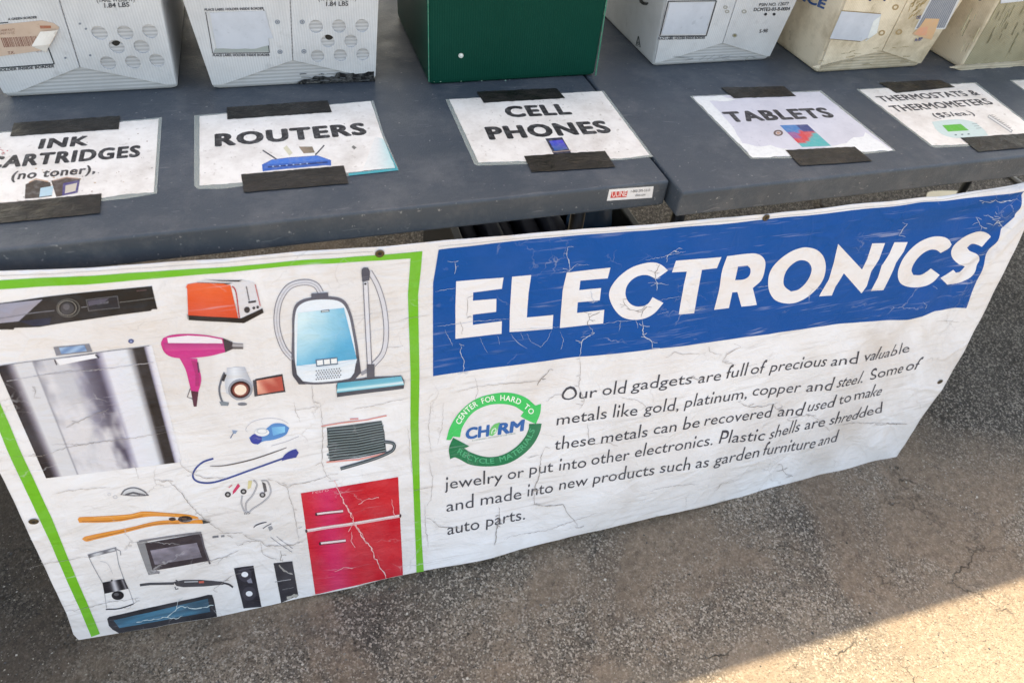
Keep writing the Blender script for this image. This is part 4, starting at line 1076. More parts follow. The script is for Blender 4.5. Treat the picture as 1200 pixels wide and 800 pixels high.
# pictures of appliances
def lerp(a, b, t): return tuple(a[i] + (b[i] - a[i]) * t for i in range(3))
def stops(tab):
    def fn(u, v=0):
        for (a, ca), (b, cb) in zip(tab, tab[1:]):
            if u <= b: return lerp(ca, cb, (u - a) / max(1e-6, b - a))
        return tab[-1][1]
    return fn
D = (40, 38, 42)
def f(s):   # video recorder
    s.poly([(-70, 362), (0, 355), (178, 335), (184.4, 362), (178, 362.4), (177, 364), (149, 367.6), (46, 383), (17, 384), (16, 386), (0, 386), (-64, 391)], (34, 30, 30), 1)
    s.grad([(-68, 363), (50, 350.6), (22, 376), (-64, 385)], lambda u, v: lerp((136, 136, 152), (156, 154, 172), u * .5 + v * .3), 2, 8, 4)
    s.grad([(22, 376), (60, 372), (58, 380), (40, 382)], lambda u, v: (30, 34, 56), 2, 3, 3)
    s.line([(-60, 380), (0, 372.6), (40, 366), (64, 363.5)], .9, (120, 120, 130), 3); s.line([(95, 359.8), (102, 358.8)], .9, (120, 120, 125), 3); s.line([(140, 353.8), (181, 348.6)], .8, (105, 104, 104), 3)
    s.ell((80, 360.5), 14, 11.2, (84, 82, 80), 3, hole=.88); s.ell((79, 360.5), 11, 9, (120, 116, 112), 3, hole=.9); s.ell((79, 361), 8, 7, (62, 60, 64), 3); s.ell((78, 359), 4, 3.6, (88, 86, 92), 4)
    s.poly([(100.5, 350.5), (138, 346), (140.5, 360.5), (103.5, 364.5)], (88, 86, 90), 3); s.poly([(102, 351.5), (137, 347.2), (139.3, 359.6), (104.5, 363.2)], (40, 38, 44), 4)
    s.poly([(103, 352), (128, 348.6), (122, 354), (104, 358)], (82, 78, 92), 5); s.text_px('88:88', (114, 356.4), (127, 354.6), (.4, -2.6), (120, 120, 130), 5)
    s.line([(160, 340.6), (172, 339.2)], 1, (90, 70, 74), 3)
bpart('video_recorder_picture', f)
def f(s):   # dishwasher
    T_ = [(0, (34, 26, 30)), (.05, (40, 34, 40)), (.085, (120, 114, 126)), (.12, (200, 200, 206)), (.225, (200, 200, 206)), (.24, (104, 104, 118)), (.262, (150, 150, 162)), (.30, (188, 188, 196)), (.44, (184, 184, 192)), (.49, (136, 134, 152)), (.56, (96, 92, 108)), (.62, (70, 64, 82)), (.65, (140, 136, 158)), (.69, (212, 212, 222)), (.83, (208, 211, 220)), (.868, (120, 118, 124)), (.882, (36, 30, 30)), (.945, (38, 33, 34)), (.952, (130, 126, 148)), (.97, (206, 205, 218)), (1, (218, 219, 226))]
    g = stops(T_)
    def fn(u, v):
        c = g(u)
        n_ = noise.noise(Vector((u * 9, v * 5, 2))) + .5 * noise.noise(Vector((u * 25, v * 14, 5)))
        if .24 < u < .66: c = lerp(c, (206, 204, 210), max(0, min(.95, (v - .12) * 1.3 + n_ * 1.1 - (u - .40) * 2.4)))
        return c
    s.grad([(-4, 429), (178, 404.5), (213, 541), (54, 560)], fn, 1, 90, 26)
    s.poly([(62.5, 406.5), (104.6, 402.5), (108.4, 412), (66, 416.7)], (124, 124, 134), 1); s.grad([(69, 407), (99, 404), (102, 411), (72, 414.5)], lambda u, v: lerp((96, 128, 172), (150, 180, 212), .5 + .5 * math.sin(u * 9 + v * 5)), 2, 12, 4)
    s.ell((153.6, 399.6), 3.4, 2.6, (70, 78, 120), 1); s.ell((153.6, 399.6), 1.6, 1.2, (130, 140, 180), 2)
    s.poly([(65, 421), (113, 414), (116, 418.5), (70, 427.5)], (222, 222, 228), 2.2)
    s.line([(64, 421), (66.5, 427)], 1.4, (60, 56, 70), 3); s.line([(112, 415), (116, 419)], 2.2, (70, 68, 80), 3); s.line([(0, 428), (62, 420), (175, 404.6)], .6, (110, 108, 116), 3)
    s.line([(8, 446), (50, 439), (120, 432), (180, 424)], .6, (180, 178, 186), 4, jit=.4)
bpart('dishwasher_picture', f)
def f(s):   # toaster
    s.poly([(230, 331), (242.5, 327), (282.5, 327.3), (291, 329.4), (266, 333)], (196, 194, 198), 1); s.poly([(243, 327.6), (284, 328), (280, 329.8), (256, 329)], (48, 44, 46), 2); s.poly([(230, 330.6), (272.5, 331.3), (268, 332.8), (240, 332.2)], (60, 50, 50), 2)
    s.poly([(265, 332.5), (291, 329), (298, 331), (301, 336), (306.5, 361), (284, 373), (279, 374), (276, 342), (272, 336)], (204, 202, 208), 1)
    s.grad([(219, 333), (270, 333.5), (279.5, 373.5), (220.5, 369.5)], lambda u, v: lerp((226, 96, 50), (206, 72, 48), v * .8 + .3 * abs(u - .5)), 2, 8, 5)
    s.poly([(217.5, 337), (220, 332.6), (230, 331), (262, 332), (270, 334.6), (262, 336), (228, 336)], (222, 92, 52), 2.4)
    s.line([(272, 335), (276.5, 342), (280.5, 372)], 1.4, (176, 60, 66), 3, sm=True)
    s.poly([(220, 369), (282.5, 372.5), (307.5, 361), (309, 366), (286, 378.2), (221, 374.6)], (40, 34, 34), 3); s.line([(219.6, 368), (220.6, 373.5)], 1.5, (150, 150, 150), 4)
    s.ell((289.5, 362.6), 3.5, 3.7, (56, 52, 56), 3); s.ell((297.5, 360.5), 1.7, 1.7, (60, 56, 60), 3); s.ell((302, 359.5), 1.6, 1.7, (60, 56, 60), 3)
    s.line([(288.6, 335), (292, 352)], 1.1, (90, 86, 92), 3); s.line([(291, 354), (300, 352.6)], 2.3, (60, 56, 60), 3); s.line([(299, 333), (305, 358)], 1.0, (190, 90, 90), 3)
bpart('toaster_picture', f)
def f(s):   # hair dryer
    PK = (196, 52, 128)
    s.poly([(188.7, 403), (191, 396), (200, 392.5), (220, 391), (242, 392.6), (261, 396), (264, 412.5), (242.5, 417.5), (210, 419.5), (195, 415)], PK, 1, sm=True)
    s.poly([(196, 395.6), (220, 392.8), (242, 394), (260, 397.4), (261, 402), (197, 402)], (222, 216, 226), 2)
    s.grad([(192, 401.5), (262, 402), (263, 409), (194, 411)], lambda u, v: lerp((170, 60, 120), (206, 70, 140), v), 2.3, 8, 3)
    s.poly([(261, 396), (272.5, 400.5), (272.5, 408.7), (264, 412.5)], (64, 56, 62), 2); s.grad([(271, 401.4), (285, 402.4), (285, 408.6), (271, 408.6)], lambda u, v: lerp((180, 176, 180), (40, 36, 40), abs(v - .35) * 1.5), 2, 3, 6)
    s.poly([(210, 419), (231, 420), (232, 426), (235.5, 440), (235.5, 448), (232.5, 458.7), (223.7, 457.5), (221, 446), (217.5, 433), (213, 424)], PK, 1, sm=True)
    s.poly([(224, 422), (230, 423), (234, 441), (233.5, 452), (229, 452), (229, 438)], (170, 44, 110), 2); s.line([(231.6, 424), (233, 436)], 1.6, (90, 44, 80), 3)
    s.poly([(223.7, 457.5), (232.5, 458.7), (230.5, 476), (227, 476)], (84, 44, 60), 1.5); s.line([(223, 455), (219.5, 465), (226.5, 467.3)], 1.0, (80, 70, 76), 1)
bpart('hair_dryer_picture', f)
def f(s):   # camcorder
    s.grad([(266, 431), (287, 430), (297, 452), (264, 455)], lambda u, v: lerp((214, 218, 226), (160, 164, 176), abs(u - .4) * 1.4), 1, 8, 4)
    s.poly([(264, 440), (272.5, 430.4), (285, 430.4), (290, 440), (297.5, 450), (292.5, 465), (277.5, 469), (265, 460)], (188, 192, 202), .8, sm=True)
    s.ell((281.7, 456), 14.5, 12.5, (142, 146, 158), 2, rot=-.1); s.ell((281.7, 456), 11.8, 10, (58, 28, 30), 3, rot=-.1); s.ell((281.7, 456), 9.4, 8, (132, 70, 62), 4, rot=-.1); s.ell((281.7, 456), 7.2, 6.2, (232, 212, 196), 5, rot=-.1)
    s.poly([(299, 444), (331, 438), (334.5, 459), (300, 464)], (50, 44, 48), 1); s.grad([(300.5, 445.6), (330, 440.4), (332.5, 457), (302, 462)], lambda u, v: lerp((222, 160, 140), (176, 74, 62), min(1, u * 1.3 + v * .3 + .3 * math.sin(u * 9 - v * 4))), 2, 12, 6)
    s.line([(297.6, 445), (299.5, 464)], 2.6, (64, 60, 66), 3); s.line([(263, 436), (259, 446), (257, 458), (261, 471), (268, 473)], 2.4, (96, 100, 112), 1, sm=True); s.line([(264, 438), (261, 446)], 3.4, (50, 48, 54), 2)
    s.ell((284, 473.2), 5.6, 1.9, (110, 114, 124), 1); s.poly([(257, 470), (268, 471), (267, 475), (259, 475)], (120, 130, 140), 2)
bpart('camcorder_picture', f)
def f(s):   # vacuum cleaner
    hose = [(376, 343), (370, 334), (357.5, 330.5), (340, 335), (329, 349), (324.5, 367.5), (325.5, 387.5), (332.5, 407.5), (343, 420)]
    s.line(hose, 7.4, (116, 116, 128), 1, sm=True); s.line(hose, 5.4, (198, 198, 206), 2, sm=True); s.line(hose, .8, (160, 160, 170), 3, sm=True)
    body = [(347.5, 355), (360, 349), (385, 347), (402.5, 351), (411, 365), (417, 392), (420.5, 415), (421, 437.5), (410, 445.5), (372.5, 450), (350, 449), (342.5, 437.5), (342.3, 390), (343, 366)]
    s.poly(body, (92, 92, 104), 3, sm=True)
    s.poly([(350, 358), (362, 352), (384, 350.4), (400, 354), (408, 367), (413.5, 392), (417, 415), (417.6, 436), (408, 443), (372, 447.4), (354, 446), (347, 436), (345, 390), (346, 368)], (214, 222, 232), 4, sm=True)
    def bl(u, v):
        n_ = .12 * noise.noise(Vector((u * 5, v * 5, 1)))
        return lerp((196, 222, 232), (70, 160, 200), max(0, min(1, .75 * u ** 1.5 + .75 * v ** 2 + n_)))
    s.grad([(349, 366), (403, 360), (418, 420), (347.4, 428)], bl, 5, 14, 14)
    s.poly([(347.5, 427.6), (385, 429.4), (418.6, 419.6), (418, 424), (386, 434), (348, 433)], (206, 218, 230), 6); s.line([(376, 364.4), (386, 363)], 2.6, (90, 100, 116), 6); s.line([(377, 364.2), (385, 363.1)], 1.1, (200, 210, 216), 7)
    s.poly([(369.6, 420.4), (395, 417.6), (396, 426), (370.6, 428.8)], (90, 110, 130), 7)
    for k in range(3): x = 371.2 + k * 8.2; s.poly([(x, 421.4 - k * .9), (x + 6.8, 420.6 - k * .9), (x + 7.3, 426.2 - k * .9), (x + .5, 427 - k * .9)], (222, 226, 230), 8)
    for j in range(5):
        for k in range(10): s.ell((370.5 + k * 3.0 + (j % 2) * 1.5, 433.6 + j * 2.5 - k * .3), .85, .8, (80, 84, 96), 7, n=6)
    s.poly([(364.5, 343.4), (384.5, 342), (384.7, 348.5), (365, 350)], (84, 84, 96), 6)
    s.poly([(342, 421), (345.5, 423), (348, 438), (358, 449.6), (350, 449.4), (342.6, 438)], (70, 70, 80), 6); s.poly([(420.3, 414), (423, 436), (416, 443.5), (408, 445.8), (415, 436), (417, 424)], (74, 74, 84), 6)
    h2 = [(433, 318), (442.5, 335), (450, 360), (452.6, 390), (449, 413), (437.5, 427)]
    s.line(h2, 6.4, (112, 112, 124), 1, sm=True); s.line(h2, 4.6, (200, 200, 208), 2, sm=True)
    s.line([(423, 438), (432, 433)], 4, (140, 140, 150), 2)
    s.poly([(425, 330), (431.4, 330), (436.2, 428), (430, 428)], (110, 110, 122), 3); s.poly([(426, 330), (430.6, 330), (435, 428), (431, 428)], (206, 206, 214), 4)
    s.poly([(423.6, 316), (426, 313), (431, 313), (433.4, 318), (432.6, 328), (424.4, 329.6)], (78, 78, 90), 5, sm=True); s.ell((428, 332), 1.4, 1.2, (40, 40, 46), 6, n=8)
    s.poly([(429.6, 426), (438.8, 426), (438.8, 441.4), (430, 441.4)], (84, 84, 94), 5)
    s.poly([(394, 451), (396, 447), (430, 441.6), (470, 439.4), (474, 446), (473, 454.6), (395, 464.6)], (70, 72, 82), 5); s.grad([(395.5, 448), (470, 440), (473.5, 450), (394.6, 459.4)], lambda u, v: lerp((70, 160, 186), (200, 226, 232), math.exp(-((v - .75) / .16) ** 2) * .9 + .15 * u), 6, 8, 10)
bpart('vacuum_cleaner_picture', f)
def f(s):   # headset piece and key
    s.line([(270, 513), (273.6, 507)], 1.1, (96, 110, 140), 1); s.poly([(272, 503.6), (278.4, 504.4), (276, 508), (273, 507.6)], (130, 150, 180), 1)
    s.poly([(298, 508), (304, 507), (311, 503), (320, 496.2), (332, 496.4), (339, 501), (335, 509), (322, 514.6), (308, 517), (302, 520.6), (295, 518), (292, 512.4)], (70, 130, 190), 1, sm=True)
    s.ell((300, 514), 7, 6, (46, 60, 146), 2); s.grad([(318, 500), (334, 499), (334, 506), (320, 510)], lambda u, v: lerp((90, 160, 210), (120, 190, 226), u), 2, 4, 3)
    s.ell((307, 506), 8.5, 4.6, (222, 224, 228), 3); s.ell((307, 504.6), 6.5, 3, (190, 194, 200), 4, hole=.8)
    s.line([(290, 506), (288, 502), (296, 494), (312, 490), (328, 491), (338, 496)], .6, (186, 184, 192), 1, sm=True)
    s.line([(318, 522), (336, 517), (350, 511)], .7, (176, 174, 182), 1)
bpart('hearing_device_picture', f)
def f(s):   # cables
    s.line([(250, 537), (238, 541), (229, 549), (226, 558), (232, 564), (246, 565.4), (264, 561), (292, 551), (320, 541), (334, 536)], 2.1, (52, 70, 134), 1, sm=True)
    s.poly([(330, 539.6), (333, 533), (341, 527.4), (347, 525.6), (350, 530), (347, 535.6), (338, 537.4)], (50, 62, 140), 2, sm=True)
    s.line([(246, 545.8), (264, 545), (292, 539), (320, 530), (336, 524)], 1.5, (100, 92, 92), 1, sm=True, taper=True)
bpart('blue_cable_picture', f)
def f(s):   # audio plugs
    s.poly([(279, 566), (281.5, 569), (276, 576), (272.6, 579), (272.8, 575)], (200, 62, 100), 1); s.line([(268, 571), (272, 568)], 1.2, (210, 120, 130), 1)
    s.poly([(291, 562.6), (295.4, 563), (294, 571), (290, 573)], (206, 196, 150), 1); s.poly([(307, 564), (311, 566), (313, 575), (309.6, 577)], (90, 88, 92), 1)
    for c in ((267, 579), (285.4, 575.5), (307.6, 579.4)): s.ell(c, 3.6, 3.2, (60, 58, 62), 1, hole=.45); s.ell(c, 1.6, 1.4, (170, 170, 172), 1, n=8)
    for p in ([(297, 562), (301, 568), (296, 580), (289, 588), (288, 595), (290, 602)], [(306, 563), (313, 563.4), (317, 572), (316, 580), (308, 588), (296, 596), (290, 602)], [(284, 580), (283, 590), (288, 602)]):
        s.line(p, 1.7, (130, 128, 136), 1, sm=True); s.line(p, .6, (200, 200, 206), 2, sm=True)
bpart('audio_plugs_picture', f)
def f(s):   # cable reel
    s.poly([(383, 501), (447, 492.6), (450.5, 506), (452.5, 529), (387, 540.5), (384, 520)], (62, 74, 78), 1)
    for k in range(12):
        t_ = (k + .5) / 12; off = 2.2 * math.sin(k * 1.9)
        a = (384.5 + off * .7, 501.5 + t_ * 38); b = (448 + off * .5 + t_ * 4, 493.5 + t_ * 35)
        s.line([a, ((a[0] + b[0]) / 2, (a[1] + b[1]) / 2 + 1.5), b], 1.0, (116, 132, 136), 2); s.line([(a[0], a[1] + 1.5), ((a[0] + b[0]) / 2, (a[1] + b[1]) / 2 + 3), (b[0], b[1] + 1.5)], .9, (30, 36, 40), 2)
    s.line([(376.5, 499), (400, 495), (430, 491.4), (453, 486.4)], 1.4, (214, 140, 134), 3); s.line([(382.5, 541), (420, 538), (451.5, 530.5)], 1.8, (216, 146, 138), 3); s.line([(410, 490.6), (420, 490)], 1.6, (206, 130, 128), 3)
    lo = [(450, 517), (460, 518.6), (462, 523), (457, 529), (435, 538), (399, 548.6)]
    s.line(lo, 3.6, (52, 60, 68), 4, sm=True); s.line(lo, 1.1, (110, 122, 128), 5, sm=True)
bpart('cable_reel_picture', f)
def f(s):   # red refrigerator
    def rf(u, v):
        n_ = noise.noise(Vector((u * 3, v * 6, 9))); k = math.exp(-((u - .26) / .17) ** 2)
        return lerp(lerp((208, 34, 44), (182, 24, 42), .5 + .5 * n_), (206, 44, 104), k * .75)
    s.grad([(352.5, 577.6), (466.5, 558.4), (472, 672.8), (369.4, 695)], rf, 1, 20, 16)
    s.line([(358.5, 621.4), (469.5, 603.6)], 3.6, (206, 176, 180), 2); s.line([(359, 620.6), (469.5, 602.8)], 1.0, (228, 214, 216), 3); s.ell((359, 621.5), 1.4, 2.0, (70, 44, 50), 4, n=8); s.ell((469, 603.6), 1.2, 2.0, (70, 44, 50), 4, n=8)
    for (a, b) in (((370.5, 602), (402, 598.4)), ((375, 636.2), (405, 632.4))):
        s.line([a, b], 4.0, (120, 44, 54), 2); s.line([(a[0], a[1] - .4), (b[0], b[1] - .4)], 2.2, (222, 202, 208), 3); s.ell(a, 1.2, 1.8, (66, 36, 44), 4, n=8)
    s.text_px('retro', (366, 578), (385, 575), (.3, -4), (226, 150, 160), 2)
bpart('refrigerator_picture', f)
OR = (216, 140, 62)
def f(s):   # pliers
    s.poly([(91, 608), (93, 605.6), (110, 604.8), (152.5, 602), (167.5, 598.8), (200, 600.8), (222, 602.6), (232, 605.4), (233, 608), (210, 605.6), (185, 604.4), (167.5, 605.6), (135, 611), (93, 612)], OR, 1, sm=True)
    s.poly([(96, 631), (100, 628), (152.5, 617.5), (185, 610), (215, 608.8), (239, 608.4), (238, 613), (210, 613.4), (180, 615.6), (142.5, 624.6), (110, 632), (101, 634)], OR, 1, sm=True)
    s.line([(96, 610.6), (136, 609), (167, 603.8)], .8, (170, 104, 50), 2, sm=True); s.line([(102, 632), (142, 622.6), (180, 613.8), (210, 612)], .8, (170, 104, 50), 2, sm=True); s.line([(110, 606), (152, 603.6), (168, 600.6), (205, 602.6)], .8, (236, 172, 104), 2, sm=True)
    s.ell((217, 607.6), 8.4, 3.8, (50, 36, 34), 3); s.ell((216, 606.8), 3.2, 1.2, (96, 74, 62), 4); s.ell((202, 607.6), 4.2, 1.9, (66, 50, 46), 3); s.poly([(237, 608.6), (244, 609.4), (246.6, 611.6), (238, 613)], (56, 56, 56), 3)
bpart('pliers_picture', f)
def f(s):   # dome
    s.poly([(141, 579.4), (146, 573), (157.5, 570.4), (169, 574.4), (174.8, 580.4), (157, 581)], (96, 96, 104), 1, sm=True); s.poly([(143, 578.6), (147.5, 573.8), (157.5, 571.6), (167.6, 575.2), (172, 579), (157, 579.4)], (196, 198, 204), 2, sm=True)
    s.line([(147, 579), (156, 576.6), (170, 579.4)], 2.2, (84, 84, 92), 3); s.ell((135, 582), 2.6, 2, (186, 188, 196), 1, hole=.75); s.ell((128, 579), 2, 1.6, (190, 190, 198), 1, hole=.75)
bpart('dome_lamp_picture', f)
def f(s):   # microwave
    s.poly([(160, 634.5), (172, 632.4), (185.4, 671.4), (174, 673.2)], (128, 128, 132), 1); s.poly([(170, 636), (234, 625), (244.4, 656.4), (179, 668)], (54, 46, 52), 2); s.line([(163, 634), (236, 623.6)], 2.4, (120, 118, 124), 1.5)
    s.grad([(176, 644), (230.6, 635), (236.6, 652), (181.6, 661)], lambda u, v: lerp((158, 150, 166), (96, 92, 102), .5 + .5 * noise.noise(Vector((u * 5, v * 4, 6))) + .3 * v), 3, 12, 8)
    s.line([(235.4, 624.6), (239, 640), (246, 660)], 2.0, (84, 80, 88), 3); s.line([(181, 669), (187, 670.5)], 3, (128, 126, 132), 2)
    s.line([(249, 629), (256, 628)], 2.4, (110, 112, 120), 1); s.line([(259, 628), (263, 627.4)], 2.2, (120, 122, 128), 1)
bpart('microwave_picture', f)
def f(s):   # blender
    s.poly([(102.5, 649), (136, 640.4), (137, 645), (104, 653)], (122, 122, 130), 1); s.grad([(104, 649.6), (134, 642), (135, 644), (105, 653)], lambda u, v: lerp((70, 70, 78), (190, 192, 198), abs(math.sin(u * 5))), 2, 10, 2)
    s.line([(104, 652), (112, 668), (120, 682)], .9, (140, 142, 150), 1); s.line([(136, 642), (139, 660), (145, 677.5)], .9, (140, 142, 150), 1)
    s.line([(137, 643), (141, 645), (141.5, 650)], 1.0, (130, 132, 140), 1); s.line([(117, 657), (126, 660), (132, 672)], .5, (176, 178, 186), 1, sm=True)
    s.grad([(120, 682), (145.4, 677.4), (150.6, 689), (122.4, 695)], lambda u, v: lerp((34, 32, 38), (186, 186, 196), math.exp(-((u - .5) / .13) ** 2) + math.exp(-((u - .9) / .05) ** 2) * .6), 2, 20, 3)
    s.ell((138, 697), 7.2, 5.2, (34, 32, 38), 2); s.ell((136.4, 695.6), 3, 1.8, (86, 84, 90), 3); s.line([(122.5, 695), (125, 712)], .8, (160, 162, 170), 1); s.line([(150.6, 689), (157, 707)], .8, (160, 162, 170), 1); s.line([(124, 713.4), (140, 712.4), (156.5, 707)], 1.4, (60, 60, 68), 1, sm=True); s.ell((131, 679.4), 1.2, 1, (40, 40, 46), 2, n=8)
bpart('blender_picture', f)
def f(s):   # curling iron
    s.line([(164, 685), (176, 683.6), (204, 683)], 2.9, (68, 68, 74), 1); s.poly([(203, 681.4), (215, 679), (235, 678.8), (262, 681), (262, 684.2), (240, 686.4), (215, 687.4), (207, 686)], (66, 64, 70), 1); s.line([(260, 682.2), (268, 684), (273, 687.4)], 2.1, (60, 58, 64), 1, sm=True)
    s.line([(216, 681.2), (232, 680.6)], 1.3, (170, 172, 178), 2); s.line([(233, 681.4), (239, 681)], 2.4, (192, 96, 84), 2); s.line([(205, 687), (206, 690), (209, 689)], 1.2, (80, 80, 86), 1); s.line([(206, 679), (210, 682)], 1.4, (80, 80, 86), 2)
bpart('curling_iron_picture', f)
def f(s):   # television
    s.poly([(125.6, 724.4), (128, 722), (244, 696.2), (248.6, 696.4), (250.6, 702), (254.4, 722), (200, 730.4), (139.4, 740.8), (132, 737), (127.5, 732.5)], (36, 36, 42), 1)
    s.grad([(133, 726), (243.5, 700.5), (246.4, 716), (140, 735)], lambda u, v: lerp((40, 76, 96), (52, 112, 140), .5 + .5 * math.sin(u * 4 + noise.noise(Vector((u * 4, v * 3, 1))) * 3)), 2, 26, 6)
bpart('television_picture', f)
def f(s):   # loudspeakers
    s.poly([(274, 665), (297, 662), (306.4, 710.2), (285.4, 712)], (40, 38, 46), 1); s.poly([(320.5, 659.2), (342.5, 656.8), (349.6, 696.8), (329.4, 705)], (52, 50, 56), 1)
    for c in ((286.8, 672), (292, 694.7)): s.ell(c, 8, 8.4, (56, 54, 64), 2); s.ell(c, 4, 3.1, (222, 224, 232), 3)
    s.poly([(289, 679), (294, 676), (296, 682), (291, 682)], (120, 120, 134), 3); s.line([(322, 681), (341, 678)], .8, (150, 148, 152), 2); s.line([(327, 661), (333, 668), (343, 672)], 1.8, (148, 144, 142), 2, jit=.6); s.line([(336, 699), (349, 696)], 3, (160, 156, 150), 2, jit=.8)
    s.line([(331, 690), (344, 687)], .7, (120, 118, 122), 2, jit=.3)
bpart('loudspeakers_picture', f)
def f(s):   # worn remains of two pictures
    s.line([(297, 618), (300, 615), (307, 612.4), (312.6, 611.4)], 1.5, (76, 76, 86), 1, sm=True, taper=True); s.line([(308, 619), (312, 616), (318, 613)], 1.0, (86, 86, 94), 1); s.poly([(314, 617), (318, 615.6), (320, 619), (316, 622)], (140, 142, 150), 1)
    s.line([(317, 629), (328, 637), (342, 646)], .8, (130, 130, 138), 1, jit=.3); s.line([(324, 628), (333, 635), (343, 642)], .8, (140, 140, 148), 1, jit=.3); s.line([(286, 601), (293, 600)], 3, (130, 132, 138), 1)
bpart('faded_tool_picture', f)

# eyelets
def eyelet(u, v, rx=.0062):
    c = BS.px(u, v); P = BS.lift(c[0], c[1], .0006)
    bm = bmesh.new(); R0, r0 = rx, rx * .36; n, m = 20, 8; R = []
    for i in range(n):
        a = 2 * math.pi * i / n; ring = []
        for j in range(m):
            b = 2 * math.pi * j / m; q = R0 * .72 + r0 * math.cos(b)
            ring.append(bm.verts.new((P.x + q * math.cos(a), P.y - r0 * .55 * math.sin(b) , P.z + q * math.sin(a))))
        R.append(ring)
    for i in range(n):
        for j in range(m): bm.faces.new((R[i][j], R[(i + 1) % n][j], R[(i + 1) % n][(j + 1) % m], R[i][(j + 1) % m]))
    bmesh.ops.recalc_face_normals(bm, faces=bm.faces)
    e = link_bm('eyelet', bm, MBRASS, ban, True)
    bm = bmesh.new(); q = [(c[0] + R0 * .62 * math.cos(t_), c[1] + R0 * .62 * math.sin(t_)) for t_ in [k * math.pi / 8 for k in range(16)]]
    prism(bm, Top(0), [(0, 0), (1, 0), (0, 1)], 0, 0) if False else None
    f_ = [bm.verts.new(BS.lift(a, b, .0009)) for a, b in q]; bm.faces.new(f_); link_bm('hole', bm, MDARKHOLE, e)
for p in ((445, 297), (897.5, 255), (1101.5, 447), (39.5, 610.5)): eyelet(*p)

